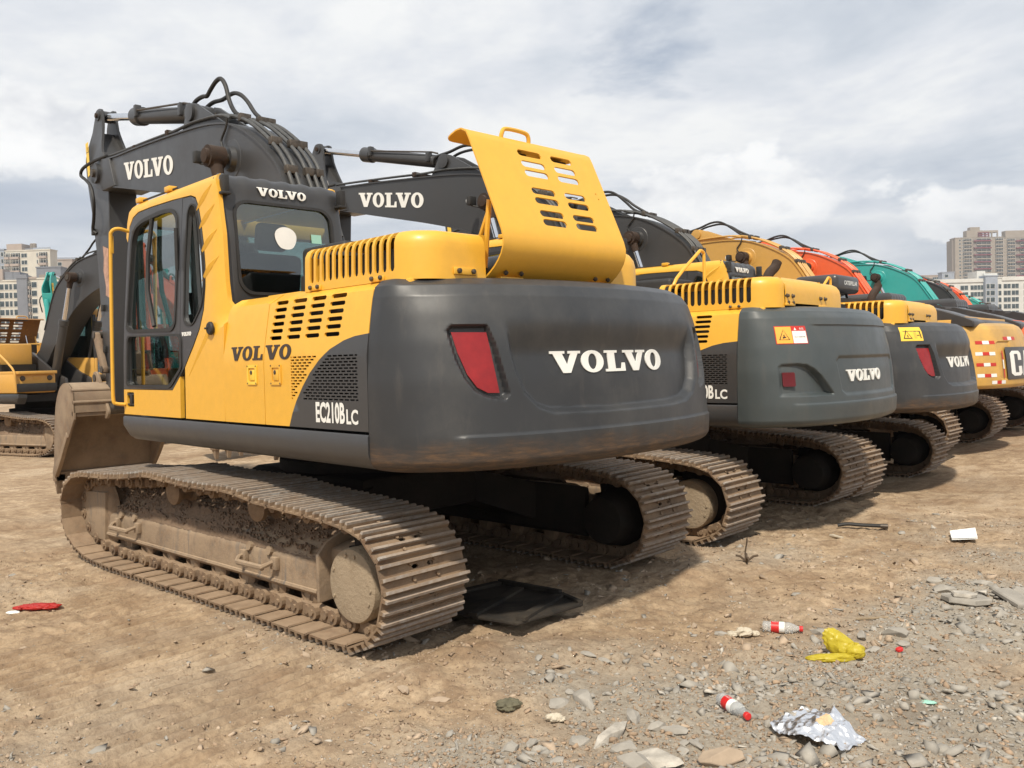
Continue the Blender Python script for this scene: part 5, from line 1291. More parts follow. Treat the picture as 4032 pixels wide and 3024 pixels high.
# machines of the opposite row, left of the picture
G2 = 'excavators of the opposite row'
excavator('dusty ochre excavator facing the camera at the left edge, its hood raised', (14.2, -2.5, -.05), math.radians(197), dict(body='ochre', cab='ochre', arm='grey', trim='grey', open=True, lidmat='rusthood', front=True, cwmat='cw_tan'), swing=-.09, ba=-.0, group=G2, detail=1)
excavator('turquoise excavator far behind the ochre one at the left edge', (27.8, -10.45, 0), math.radians(130), dict(body='teal', cab='teal', arm='teal', cwmat='cw2', trim='black_paint', ram='teal'), group=G2, detail=1)
excavator('orange excavator mirrored in the side windows of the nearest cab', (21.5, 9.0, 0), math.radians(211.8), dict(body='orange', cab='orange', arm='orange', cwmat='cw_orange', trim='black_paint'), group=G2, detail=1)
excavator('turquoise excavator mirrored in the side windows of the nearest cab', (27.3, 10.9, 0), math.radians(205), dict(body='teal', cab='teal', arm='teal', cwmat='cw2', trim='black_paint', ram='teal'), group=G2, detail=1)


# ------------------------------------------------------------------ ground
def base_level(x, y):
    b = np.interp(y, [-60, -14, -10.4, -7, -3.6, 0, 3, 60], [0, .0, .02, -.11, -.03, .016, .01, 0])
    w = sstep(1-(np.abs(x)-3.5)/5)
    return b*w-.02*(1-w)
GREY_C = [(-3.5, 1.0, 1.2), (-4.3, .3, 1.2), (-4.5, -1.3, 1.3), (-4.9, -3.2, 1.5), (-4.0, -2.0, .7), (-3.2, 1.9, .7), (-4.6, 1.6, 1.0), (-3.3, 1.25, .6)]
def greyness(x, y):
    g = np.zeros_like(x)
    for a, b, r in GREY_C: g = np.maximum(g, 1-np.hypot(x-a, y-b)/r)
    return np.clip(g*1.6+(fbm(x*1.3, y*1.3, 40, 4)-.5)*1.6, 0, 1)
def ground_h(x, y):
    h = base_level(x, y)
    near = np.exp(-((x+2)**2+(y)**2)/120)
    h = h+(fbm(x*.7, y*.7, 1, 4)-.5)*.10*near+(fbm(x*3.1, y*3.1, 5, 5, .55)-.5)*.075*near
    r = np.abs(fbm(x*7+2, y*7, 9, 4, .6)-.5)*2; h = h+(r-.4)*.030*near
    h = h+(fbm(x*22, y*22, 21, 3, .6)-.5)*.026*near*(.4+1.2*fbm(x*.9, y*.9, 77, 2))
    # grouser prints left by machines on the open dirt: bars across the travel direction
    m = sstep((1-np.abs(y-2.25)/.75)*3)*sstep((1-np.abs(x+.6)/1.9)*3)*sstep((fbm(x*1.3, y*.8, 33, 3)-.33)*6)
    ph = x*1.0+.10*y+(fbm(x*.8, y*.8, 50, 2)-.5)*.12
    bars = sstep(np.sin(ph*2*math.pi/.088)*1.6+.3)
    h = base_level(x, y)+(h-base_level(x, y))*(1-.6*m)-m*bars*.030*(.45+fbm(x*5, y*2, 61, 2))-m*.004
    # flattened beds under the tracks
    bed = np.zeros_like(x)
    for cy, cx, z in ((0, .1, .012), (-3.61, .0, -.025), (-6.85, .1, -.105), (-10.4, .35, .045)):
        for s in (1.195, -1.195):
            k = sstep((.36-np.abs(y-cy-s))/.1+.5)*sstep((1.95-np.abs(x-cx))/.15+.5); bed = np.maximum(bed, k); h = np.where(k > 0, h*(1-k)+(z+.004*(fbm(x*12, y*12, 3, 2)-.5))*k, h)
    # a little berm thrown up behind the tracks
    for cy, cx in ((0, .0), (-3.61, 0)):
        for s in (1.195, -1.195): h = h+.035*np.exp(-((x-cx+2.25)/.22)**2-((y-cy-s)/.45)**2)*(.4+fbm(x*6, y*6, 8, 2))
    return h
def dirt_material():
    m, nt, b = new_mat('dirt_ground')
    at = nt.nodes.new('ShaderNodeAttribute'); at.attribute_name = 'grey'
    n1 = nz(nt, 1.1, 8, .6); n2 = nz(nt, 6, 9, .68); n3 = nz(nt, 40, 6, .7); n4 = nz(nt, 2.2, 6, .6, sc=(1, .35, 1))
    c = rmp(nt, n1, [(.32, (.30, .200, .122)), (.46, (.415, .305, .196)), (.58, (.48, .36, .237)), (.70, (.60, .475, .335))])
    c = mxc(nt, rmp(nt, n2, [(.38, .75), (.60, 0.0)]), c, (.225, .148, .090))
    c = mxc(nt, rmp(nt, n4, [(.55, 0.0), (.68, .6)]), c, (.52, .41, .29))
    g = mxc(nt, n2, (.25, .22, .175), (.42, .38, .315))
    gf = nt.nodes.new('ShaderNodeMath'); gf.operation = 'MULTIPLY'; gf.inputs[1].default_value = .95; nt.links.new(at.outputs['Fac'], gf.inputs[0])
    c = mxc(nt, gf.outputs[0], c, g)
    c = mxc(nt, rmp(nt, n3, [(.33, .5), (.52, 0.0)]), c, (.16, .115, .08)); c = mxc(nt, rmp(nt, n3, [(.62, 0.0), (.75, .5)]), c, (.55, .46, .36))
    oil = rmp(nt, nz(nt, .55, 5, .6), [(.60, 0.0), (.68, .45)]); c = mxc(nt, oil, c, (.10, .075, .055))
    nt.links.new(c, b.inputs['Base Color']); b.inputs['Roughness'].default_value = .95; b.inputs['Specular IOR Level'].default_value = .2
    bump(nt, b, mxc(nt, .5, n3, nz(nt, 110, 4, .7)), .8, .02); return m
MAT['dirt'] = dirt_material()
def grid_axis(lo, hi, dense_lo, dense_hi, step, ratio=1.13):
    a = list(np.arange(dense_lo, dense_hi, step)); s = step; x = a[-1]
    while x < hi: s *= ratio; x += s; a.append(x)
    s = step; x = a[0]
    while x > lo: s *= ratio; x -= s; a.insert(0, x)
    return np.array(a)
xs = grid_axis(-400, 3000, -5.4, 2.2, .017, 1.06); ys = grid_axis(-3000, 400, -4.6, 4.0, .017, 1.06)
GX, GY = np.meshgrid(xs, ys, indexing='ij'); GZ = ground_h(GX, GY); GRY = greyness(GX, GY)*np.exp(-((GX+3.5)**2+(GY+1)**2)/80)
me = bpy.data.meshes.new('ground'); nx_, ny_ = len(xs), len(ys)
me.vertices.add(nx_*ny_); me.vertices.foreach_set('co', np.stack([GX, GY, GZ], -1).ravel())
I = np.arange(nx_*ny_).reshape(nx_, ny_); Q = np.stack([I[:-1, :-1], I[1:, :-1], I[1:, 1:], I[:-1, 1:]], -1).reshape(-1, 4)
me.loops.add(Q.size); me.loops.foreach_set('vertex_index', Q.ravel()); me.polygons.add(len(Q)); me.polygons.foreach_set('loop_start', np.arange(0, Q.size, 4)); me.polygons.foreach_set('loop_total', np.full(len(Q), 4))
me.update(); me.polygons.foreach_set('use_smooth', np.ones(len(Q), bool)); me.materials.append(MAT['dirt'])
at = me.attributes.new('grey', 'FLOAT', 'POINT'); at.data.foreach_set('value', GRY.ravel())
g = bpy.data.objects.new('ground', me); COL.objects.link(g); g['kind'] = 'structure'

# gravel: thousands of small angular stones, one object
def stones(name, n, seed, size, region, mats, flat=.55, greyw=0.0, sink=.25):
    rng = np.random.default_rng(seed); pts = []
    while len(pts) < n:
        m = n*3; x = rng.uniform(region[0], region[1], m); y = rng.uniform(region[2], region[3], m)
        d = np.hypot(x-CAM[0], y-CAM[1]); w = np.clip(2.6/d, 0, 1)**1.3
        cl = np.clip(fbm(x*1.7, y*1.7, seed+3, 3)*2.4-.7, .05, 1); w = w*cl; w = w*np.where(name != 'rubble', .30+.70*greyness(x, y), 1)*(1-.75*sstep((1-np.abs(y-2.25)/.75)*3)*sstep((1-np.abs(x+.6)/1.9)*3))
        if greyw: w = w*(greyness(x, y)*greyw+(1-greyw))
        k = rng.uniform(size=m) < w; pts += list(zip(x[k], y[k]))
    P = np.array(pts[:n]); s = size[0]*np.exp(rng.normal(0, size[1], n)); s = np.clip(s, .003, size[2])
    base = np.array([(-1, -1, -1), (1, -1, -1), (1, 1, -1), (-1, 1, -1), (-1, -1, 1), (1, -1, 1), (1, 1, 1), (-1, 1, 1)], float)
    V = base[None]*(.22+rng.uniform(0, .78, (n, 8, 3))); V[:, 4:, :2] *= rng.uniform(.15, 1.0, (n, 4, 1)); V[..., :2] += rng.uniform(-.25, .25, (n, 8, 2))
    V *= np.stack([s*rng.uniform(.7, 1.4, n), s*rng.uniform(.5, 1.0, n), s*rng.uniform(.3, 1.0, n)*flat], -1)[:, None]
    a = rng.uniform(0, 2*np.pi, n); t = rng.normal(0, .25, n); t2 = rng.normal(0, .25, n)
    V[..., 2] += V[..., 0]*t[:, None]+V[..., 1]*t2[:, None]
    c, s_ = np.cos(a)[:, None], np.sin(a)[:, None]; X = V[..., 0]*c-V[..., 1]*s_; Y = V[..., 0]*s_+V[..., 1]*c
    Z = ground_h(P[:, 0], P[:, 1])[:, None]+V[..., 2]+(s*flat*.5*(1-sink*2))[:, None]
    co = np.stack([X+P[:, :1], Y+P[:, 1:], Z], -1).reshape(-1, 3)
    fb = np.array([(3, 2, 1, 0), (4, 5, 6, 7), (0, 1, 5, 4), (1, 2, 6, 5), (2, 3, 7, 6), (3, 0, 4, 7)])
    F = (fb[None]+np.arange(n)[:, None, None]*8).reshape(-1, 4)
    me = bpy.data.meshes.new(name); me.vertices.add(len(co)); me.vertices.foreach_set('co', co.ravel())
    me.loops.add(F.size); me.loops.foreach_set('vertex_index', F.ravel()); me.polygons.add(len(F)); me.polygons.foreach_set('loop_start', np.arange(0, F.size, 4)); me.polygons.foreach_set('loop_total', np.full(len(F), 4))
    g = greyness(P[:, 0], P[:, 1]); mi = (rng.uniform(size=n) < .18+.80*g).astype(int)+(rng.uniform(size=n) < .07)*1
    me.polygons.foreach_set('material_index', np.repeat(np.clip(mi, 0, len(mats)-1), 6))
    for m in mats: me.materials.append(MAT[m])
    me.update(); o = bpy.data.objects.new(name, me); COL.objects.link(o); o['kind'] = 'stuff'; o['label'] = {'gravel': 'crushed stone scattered over the yard', 'clods': 'crumbling clods of brown dirt over the yard'}[name] if name in ('gravel', 'clods') else 'broken grey concrete rubble strewn over the yard'
    o['category'] = {'gravel': 'gravel', 'clods': 'dirt'}.get(name, 'rubble')
    return o
MAT['stone_tan'] = plain('tan_stone', (.39, .30, .215), .9, noise_=.3, scale=3, bmp=.3)
MAT['stone_grey'] = plain('grey_stone', (.32, .295, .255), .9, noise_=.3, scale=3, bmp=.3)
MAT['stone_pale'] = plain('pale_stone', (.42, .385, .33), .9, noise_=.35, scale=9, bmp=.5)
TRI = ['stone_tan', 'stone_grey', 'stone_pale']
stones('gravel', 36000, 3, (.0050, .55, .025), (-5.4, 3, -8, 4.2), TRI)
MAT['clod'] = plain('dirt_clod', (.32, .23, .155), .95, noise_=.3, scale=4, bmp=.4)
stones('clods', 26000, 13, (.0075, .5, .026), (-5.4, 2.6, -6, 4.2), ['clod', 'clod', 'stone_tan'], flat=.7)
stones('rubble', 6500, 8, (.0135, .62, .06), (-5.3, 0, -5, 3.2), TRI, greyw=.93)

# ------------------------------------------------------------------ single stones and slabs
ROCKS = [(-3.01, 1.23, .088), (-2.98, 1.12, .049), (-3.11, 1.15, .151), (-3.16, 1.73, .078), (-2.98, 1.89, .036), (-2.86, 1.79, .05), (-3.2, 1.64, .05), (-2.67, 1.03, .044), (-2.78, 1.03, .077), (-2.78, .95, .052), (-2.54, .83, .055), (-2.71, .62, .056), (-2.84, .65, .054), (-2.68, .07, .05),
         (-2.9, -.15, .05), (-3.49, 1.15, .081), (-3.59, 1.15, .08), (-3.37, 1.16, .091), (-3.51, 1.43, .091), (-3.61, 1.5, .121), (-3.67, 1.46, .06), (-3.71, 1.3, .055), (-3.32, 1.48, .079), (-2.55, 1.56, .074), (-2.27, 1.55, .06), (-3.19, 1.05, .048), (-3.72, 1.21, .056), (-3.68, 1.24, .049), (-3.38, 1.69, .061),
         (-3.28, -.63, .045), (-3.52, -.46, .093), (-3.1, -.11, .069), (-3.75, -.52, .066), (-3.24, .42, .062), (-3.33, .52, .045), (-3.62, .44, .051), (-3.8, .23, .044), (-3.85, -.4, .072), (-3.96, -.52, .08), (-3.7, 1.09, .038), (-3.7, 1.18, .044), (-3.85, .9, .039), (-4.06, 1.13, .035), (-3.94, 1.19, .059),
         (-3.79, -1.85, .127), (-3.89, -1.65, .094), (-3.7, -2.03, .131), (-4.17, -2.09, .095), (-3.95, -2.17, .089), (-4.08, -.58, .071), (-4.38, -.23, .043), (-4.53, -.15, .048), (-4.0, .57, .046), (-1.41, 2.55, .04), (1.92, 2.0, .074), (-1.24, 1.68, .056), (-.13, 2.57, .058), (-2.0, 3.3, .05), (-1.06, 2.36, .035)]
def rock_mesh(seed, w, flat, mat, long=1.0):
    rng = random.Random(seed); bm = bmesh.new()
    for _ in range(22):
        a = rng.uniform(0, 2*math.pi); z = rng.uniform(-1, 1); r = (1-abs(z)**3)*rng.uniform(.8, 1.1); bm.verts.new((w*.5*long*r*math.cos(a), w*.5*r*math.sin(a)*rng.uniform(.55, .8), w*.5*flat*z))
    bmesh.ops.convex_hull(bm, input=list(bm.verts)); bmesh.ops.delete(bm, geom=[v for v in bm.verts if not v.link_faces], context='VERTS')
    bmesh.ops.bevel(bm, geom=list(bm.edges), offset=w*.02, segments=1, affect='EDGES', clamp_overlap=True)
    me = bpy.data.meshes.new('rock'); bm.to_mesh(me); bm.free(); me.materials.append(MAT[mat]); return me
def gz(x, y): return float(ground_h(np.array([x]), np.array([y]))[0])
def put(name, me, x, y, label, cat, rz=0, dz=0, group=None, tilt=(0, 0)):
    for _ in range(3): k_ = 1-gz(x, y)*.9/CAM[2]; x1, y1 = CAM[0]+(x-CAM[0])*k_, CAM[1]+(y-CAM[1])*k_
    x, y = x1, y1
    o = thing(name, label, cat, (x, y, gz(x, y)+dz), 0, group, me); o.rotation_euler = (tilt[0], tilt[1], rz); return o
rr = random.Random(5)
for k, (x, y, w) in enumerate(ROCKS):
    g_ = float(greyness(np.array([x]), np.array([y]))[0]) > .25
    m = 'stone_grey' if g_ or rr.random() < .4 else 'stone_tan'
    put('rock', rock_mesh(k, w*1.3, rr.uniform(.35, .55), m, rr.uniform(1.0, 1.4)), x, y, 'broken lump of concrete or stone lying loose on the dirt, fist sized', 'rock', rr.uniform(0, 6), w*.05, 'loose lumps of stone on the dirt', (rr.uniform(-.2, .2), rr.uniform(-.2, .2)))
put('rock', rock_mesh(101, .145, .55, 'stone_grey', 1.1), -3.87, -.70, 'large grey angular rock just beyond the yellow plastic bag', 'rock', .4, .02)
put('rock', rock_mesh(102, .18, .5, 'stone_tan', 1.2), -3.87, 1.27, 'large rounded brown rock at the bottom edge below the red capped bottle', 'rock', .9, .01)
def slab_me(pts, h, mat, seed=1, r=.008):
    mb = MB(mat); mb.bprism(pts, 0, h, 2, r=r, seg=1); rng = random.Random(seed)
    mb.v = [(x+rng.uniform(-.004, .004), y+rng.uniform(-.004, .004), z+rng.uniform(-.003, .003)) for x, y, z in mb.v]; return mb.mesh('slab', 25)
put('flat_stone', rock_mesh(202, .13, .5, 'stone_pale', 2.3), -3.40, 1.36, 'long pale stone bar among the rubble at the bottom, left of the foil', 'flat stone', 1.62, .012, tilt=(.12, .05))
put('flat_stone', slab_me([(-.13, -.08), (.02, -.12), (.14, -.05), (.12, .07), (-.02, .12), (-.14, .05)], .04, 'stone_grey', 3), -3.99, -1.59, 'thick grey slab with a smaller slab on top, at the right edge', 'flat stone', .6, .0, tilt=(.06, -.05))
put('flat_stone', slab_me([(-.08, -.05), (.03, -.07), (.08, 0), (.02, .07), (-.07, .05)], .03, 'stone_pale', 4), -3.98, -1.57, 'small pale slab lying on the thick grey slab at the right edge', 'flat stone', 1.1, .042, tilt=(.03, -.08))
put('flat_stone', slab_me([(-.17, -.05), (.15, -.06), (.19, .02), (.1, .08), (-.16, .06)], .035, 'stone_grey', 5), -4.22, -1.78, 'long flat grey slab at the right edge beside the doubled slab', 'flat stone', 2.3, .01, tilt=(.05, .04))
put('flat_stone', rock_mesh(201, .22, .22, 'stone_pale', 1.1), -3.66, 1.44, 'broad pale slab at the very bottom below the long stone bar', 'flat stone', .3, .01, tilt=(-.05, .05))

# ------------------------------------------------------------------ litter
def litter_mat(name, col, rough=.4, trans=0.0, metal=0, sss=0):
    m, nt, b = new_mat(name); b.inputs['Base Color'].default_value = (*col, 1); b.inputs['Roughness'].default_value = rough; b.inputs['Metallic'].default_value = metal
    b.inputs['Transmission Weight'].default_value = trans; b.inputs['IOR'].default_value = 1.2 if trans else 1.45
    bump(nt, b, nz(nt, 30, 5), .3, .01); return m
MAT['pet'] = litter_mat('clear_bottle_plastic', (.86, .88, .88), .15, .75)
MAT['label_red'] = plain('red_bottle_label', (.55, .02, .02), .4, noise_=.08)
MAT['cap'] = plain('red_cap', (.60, .03, .03), .4, noise_=.05)
MAT['foil'] = litter_mat('crumpled_foil', (.90, .90, .91), .36, 0, 1)
MAT['foil_back'] = plain('foil_print', (.60, .42, .24), .5)
def bag_mat(name, col, tr=.45):
    m = bpy.data.materials.new(name); m.use_nodes = True; nt = m.node_tree; b = nt.nodes['Principled BSDF']; o = nt.nodes['Material Output']
    b.inputs['Base Color'].default_value = (*col, 1); b.inputs['Roughness'].default_value = .32; t = nt.nodes.new('ShaderNodeBsdfTranslucent'); t.inputs[0].default_value = (*col, 1)
    mx = nt.nodes.new('ShaderNodeMixShader'); mx.inputs[0].default_value = tr; nt.links.new(b.outputs[0], mx.inputs[1]); nt.links.new(t.outputs[0], mx.inputs[2]); nt.links.new(mx.outputs[0], o.inputs[0])
    bump(nt, b, nz(nt, 45, 5), .35, .01); return m
MAT['bag_yellow'] = bag_mat('yellow_plastic_film', (.72, .60, .06)); MAT['bag_red'] = bag_mat('red_plastic_film', (.62, .05, .04)); MAT['rag'] = plain('olive_rag_cloth', (.12, .11, .07), .9, noise_=.4, scale=14)
def crumple(mat, n, fn, name, smooth=50, mats=None, mfn=None):
    """n x n sheet mapped by fn(u, v) with u, v in 0..1"""
    mb = MB(mat, *(mats or [])); V = [fn(i/(n-1), j/(n-1)) for i in range(n) for j in range(n)]
    F = [(i*n+j, (i+1)*n+j, (i+1)*n+j+1, i*n+j+1) for i in range(n-1) for j in range(n-1)]; mb.add(V, F)
    if mfn: mb.m = [mfn((q//1 // n)/(n-1), (q % n)/(n-1)) for q in [f[0] for f in F]]
    return mb.mesh(name, smooth)
def fb1(x, y, s, o=4): return float(fbm(np.array([x]), np.array([y]), s, o, .55)[0])
def rid(x, y, s): return 1-abs(fb1(x, y, s, 4)-.5)*4
def bag_lobe(cx, cy, rx, ry, h, seed, tilt=0.0, peak=0.0):
    def fn(u, v):
        a = 2*math.pi*u; e = math.pi*(v-.5); cr = math.cos(e)**.8; r = 1+.40*(rid(2.2+1.6*math.cos(a), 2.2+1.6*math.sin(a)+2.2*v, seed)-.5)
        x = rx*cr*math.cos(a)*r; y = ry*cr*math.sin(a)*r; z = h*(.5+.5*math.sin(e))*(1+.25*(r-1))*(1+peak*x/rx)
        return (cx+x, cy+y+tilt*z, max(z, .001))
    return fn
def two(meshes, name):
    mb = MB(meshes[0][0]); n = 46
    for mat, fn in meshes:
        V = [fn(i/(n-1), j/(n-1)) for i in range(n) for j in range(n)]; mb.add(V, [(i*n+j, (i+1)*n+j, (i+1)*n+j+1, i*n+j+1) for i in range(n-1) for j in range(n-1)])
    return mb.mesh(name, 55)
# picture left is (+.736, +.677) on the ground, away from the camera is (.677, -.736)
LF, AW = Vector((.736, .677)), Vector((.677, -.736)); RZ_ = math.atan2(-.677, -.736)      # local x to the picture's right
bag = two([('bag_yellow', bag_lobe(.015, .03, .085, .05, .115, 3, .25, -.45)), ('bag_yellow', bag_lobe(-.07, -.05, .12, .034, .040, 8)), ('bag_yellow', bag_lobe(.065, .0, .05, .055, .075, 12))], 'plastic_bag')
put('plastic_bag', bag, -3.775, -.165, 'crumpled bright yellow plastic bag on the gravel at lower right', 'plastic bag', RZ_)
def bottle_parts(root):
    mb = MB('pet'); mb.lathe((0, 0, 0), (1, 0, 0), [(0, .010), (.003, .026), (.012, .031), (.03, .030), (.034, .028), (.038, .031), (.05, .0305), (.05, .030), (.125, .030), (.13, .032), (.15, .032), (.17, .026), (.19, .017), (.20, .013), (.215, .013)], 28)
    obj('bottle_body', mb.mesh('bottle_body'), root)
    mb = MB('label_red', 'paper', 'mint'); mb.lathe((.05, 0, 0), (1, 0, 0), [(0, .0315), (.044, .0315)], 28, mat='label_red'); mb.lathe((.094, 0, 0), (1, 0, 0), [(0, .0315), (.030, .0315)], 28, mat='paper')
    for z0 in (-.014, .0):
        put_text(mb, '农夫山泉' if z0 < 0 else '天然水', .055, z0, .034, .010, lambda x, y, t: (x, -y*1.0, math.sqrt(max(0, .0322**2-y*y))), 'paper', 0)
    mb.add([(.100, .006, .0318), (.118, .008, .0316), (.109, -.012, .0303)], [(0, 1, 2)], mb.mi('mint'))
    obj('bottle_label', mb.mesh('bottle_label', 40), root)
    mb = MB('cap'); mb.lathe((.205, 0, 0), (1, 0, 0), [(0, .0155), (.002, .0165), (.018, .0165), (.020, .014)], 24); obj('bottle_cap', mb.mesh('bottle_cap'), root)
for (x, y), (x2, y2), lb in (((-3.545, .675), (-3.77, .80), 'clear plastic bottle with red label and cap, beside the silver foil'), ((-3.20, -.435), (-3.40, -.52), 'clear plastic bottle with red label, lying beyond the yellow bag')):
    x, y, x2, y2 = x-.035, y+.085, x2-.035, y2+.085; b_ = thing('plastic_bottle', lb, 'bottle', (x, y, gz(x, y)+.030), math.atan2(y2-y, x2-x), 'empty plastic bottles'); bottle_parts(b_)
def foil_fn(u, v):
    x = (u-.5)*.33; y = (v-.5)*.25*(1+.2*math.sin(5*u)); h = .006+.075*math.sin(math.pi*u)**.7*(.30+.70*v)*(.35+.65*math.sin(math.pi*min(1, u*1.15)))
    k = rid(u*3.2, v*2.2, 21)*.026+rid(u*8, v*5, 23)*.004+.035*max(0, 1-u*7)*v; return (x+.012*fb1(u*9, v*9, 5), y-.03*(u-.5), max(.004, h*.9+k-.02*v))
foil = crumple('foil', 70, foil_fn, 'foil', 25, ['foil_back'], lambda u, v: 1 if .47 < u < .62 and .42 < v < .75 else 0)
put('foil_sheet', foil, -4.055, .80, 'crumpled silver foil wrapper arching over the gravel at the bottom', 'foil', math.atan2(.75-.66, -4.2+3.81)+.12)
red = two([('bag_red', bag_lobe(0, 0, .10, .05, .035, 33)), ('bag_red', bag_lobe(.09, .01, .07, .05, .03, 35)), ('bag_red', bag_lobe(-.09, -.01, .05, .025, .025, 37))], 'plastic_bag')
put('plastic_bag', red, .66, 2.25, 'flattened red plastic bag on the dirt at the left edge', 'plastic bag', RZ_)
put('litter_paper', two([('paper', bag_lobe(0, 0, .04, .022, .02, 41))], 'litter_paper'), .77, 2.35, 'scrap of white paper by the red bag', 'paper', RZ_)
rag = two([('rag', bag_lobe(0, 0, .05, .04, .05, 51)), ('rag', bag_lobe(.02, .01, .04, .03, .045, 53))], 'rag')
put('rag', rag, -2.86, 1.42, 'crumpled olive rag half buried in the dirt at bottom centre', 'rag', RZ_)
MAT['foam'] = plain('off_white_foam', (.52, .46, .36), .9, noise_=.12, bmp=.5)
foam = two([('foam', bag_lobe(0, 0, .035, .025, .035, 61)), ('foam', bag_lobe(.03, .0, .02, .02, .02, 63))], 'foam_lump')
put('foam_lump', foam, -3.12, 1.40, 'crumbling cream foam lump among the rubble at bottom centre', 'foam', RZ_)
foam2 = two([('foam', bag_lobe(0, 0, .05, .035, .05, 65)), ('foam', bag_lobe(.065, .0, .025, .02, .03, 67)), ('rag', bag_lobe(-.065, .0, .03, .03, .03, 69))], 'foam_lump')
put('foam_lump', foam2, -3.21, -.17, 'torn white foam chunk in the hollow left of the far bottle', 'foam', RZ_)
def sheet():
    mb = MB('paper'); P = [(-3.31, -3.67), (-3.47, -3.83), (-3.59, -3.43), (-3.41, -3.37)]; n = 30; V = []
    for i in range(n):
        for j in range(6):
            u, v = i/(n-1), j/5; a = Vector(P[0]).lerp(Vector(P[3]), u); b = Vector(P[1]).lerp(Vector(P[2]), u); q = a.lerp(b, v); V.append((q.x+3.44, q.y+3.58, .03+.010*math.sin(u*math.pi*9)+.02*v))
    mb.add(V, [(i*6+j, (i+1)*6+j, (i+1)*6+j+1, i*6+j+1) for i in range(n-1) for j in range(5)]); mb.add([(a, b, c-.012) for a, b, c in V], [(i*6+j, (i+1)*6+j, (i+1)*6+j+1, i*6+j+1) for i in range(n-1) for j in range(5)]); return mb.mesh('foam_sheet')
put('foam_sheet', sheet(), -3.44, -3.58, 'ribbed white foam sheet lying on the dirt at the right', 'foam sheet')
hm = MB('rubber', 'steel'); hm.tube([(.18, .10, .02), (.10, .06, .035), (0, .02, .03), (-.10, -.02, .03), (-.16, -.04, .03)], .017, 8, smooth=4); hm.cyl((-.16, -.04, .03), (-.22, -.06, .03), .022, n=10, mat='steel')
put('hose_piece', hm.mesh('hose_piece'), -2.60, -3.56, 'short black hose with a metal fitting on the dirt, behind the second excavator', 'hose')
tw = MB('wood', 'rag'); 
MAT['wood'] = plain('weathered_wood', (.30, .23, .15), .9, noise_=.3, scale=14); MAT['bark'] = plain('dead_twig', (.10, .07, .045), .9, noise_=.4)
tw = MB('bark'); tw.tube([(0, 0, -.02), (.01, .0, .07), (-.01, .01, .16), (-.015, .015, .20)], [.006]*9+[.002]*9, 6, smooth=3)
for a, l in ((.5, .08), (2.2, .07), (3.9, .09), (5.2, .06)): tw.tube([(0, 0, .01), (l*.6*math.cos(a), l*.6*math.sin(a), .05), (l*math.cos(a), l*math.sin(a), .055)], .009, 5)
put('dead_plant', tw.mesh('dead_plant'), -2.41, -1.75, 'dead brown plant stump sticking out of the bare dirt', 'plant')
st = MB('wood'); st.bprism([(-.10, -.008), (.10, -.012), (.11, 0), (-.09, .012)], 0, .012, 2, r=.002); put('wood_splinter', st.mesh('wood_splinter'), -3.65, -.92, 'pale wood splinter beyond the large grey rock', 'wood splinter', math.atan2(-.12, -.16)+.2, .01)
bn = MB('foam'); bn.tube([(-.07, .02, .015), (0, 0, .02), (.06, -.03, .015)], [.014, .012, .012, .013, .016]*3, 7, smooth=3); put('foam_strip', bn.mesh('foam_strip'), -2.58, -3.03, 'pale curved strip on the dirt in front of the black hose', 'foam strip')
cp = MB('cap'); cp.lathe((0, 0, .006), (.3, .2, 1), [(0, .02), (.012, .02), (.016, .015)], 16); put('bottle_cap', cp.mesh('bottle_cap'), -3.97, -.45, 'loose red cap in the gravel right of the yellow bag', 'bottle cap')
wr = two([('mint', bag_lobe(0, 0, .028, .02, .012, 71)), ('paper', bag_lobe(.018, -.008, .018, .012, .012, 73))], 'wrapper'); put('wrapper', wr, -4.30, .18, 'small green and white wrapper on the grey gravel at right', 'wrapper', RZ_)
lf = two([('foam', bag_lobe(0, 0, .06, .03, .015, 77)), ('rag', bag_lobe(.05, .01, .05, .02, .014, 79))], 'litter_paper'); put('litter_paper', lf, .52, 1.93, 'torn beige paper beyond the red bag', 'paper', RZ_)
# steel plate under the tail of the nearest machine
def plate():
    mb = MB('plate'); P = [(-1.30, .74), (-2.21, .64), (-2.24, .07), (-2.02, -.03), (-1.40, -.06)]; P = [(x+1.8, y-.33) for x, y in P]
    mb.bprism(P, 0, .018, 2, r=.004)
    for a, b in (((-.40, .27), (-.22, -.30)), ((-.1, .36), (.12, -.30)), ((.42, .38), (.35, -.34))):
        a, b = Vector(a), Vector(b); d = (b-a).normalized(); n = Vector((-d.y, d.x))*.03; mb.prism([tuple(a+n), tuple(b+n), tuple(b-n), tuple(a-n)], .019, .038, 2)
    mb.prism([(-.44, -.26), (-.20, -.36), (-.19, -.33), (-.42, -.235)], .019, .035, 2); mb.prism([(.36, -.37), (-.19, -.36), (-.19, -.33), (.36, -.34)], .019, .05, 2); return mb.mesh('steel_plate')
MAT['plate'] = dirty_steel('black_scrap_plate', mud=(.055, .045, .034), steel=(.012, .012, .012), rust=(.022, .017, .013), lo=.50, hi=.78, dust=False)
o = put('steel_plate', plate(), -1.80, .33, 'black ribbed scrap steel plate lying behind the nearest track', 'steel plate', 0, .045, tilt=(.02, .03))

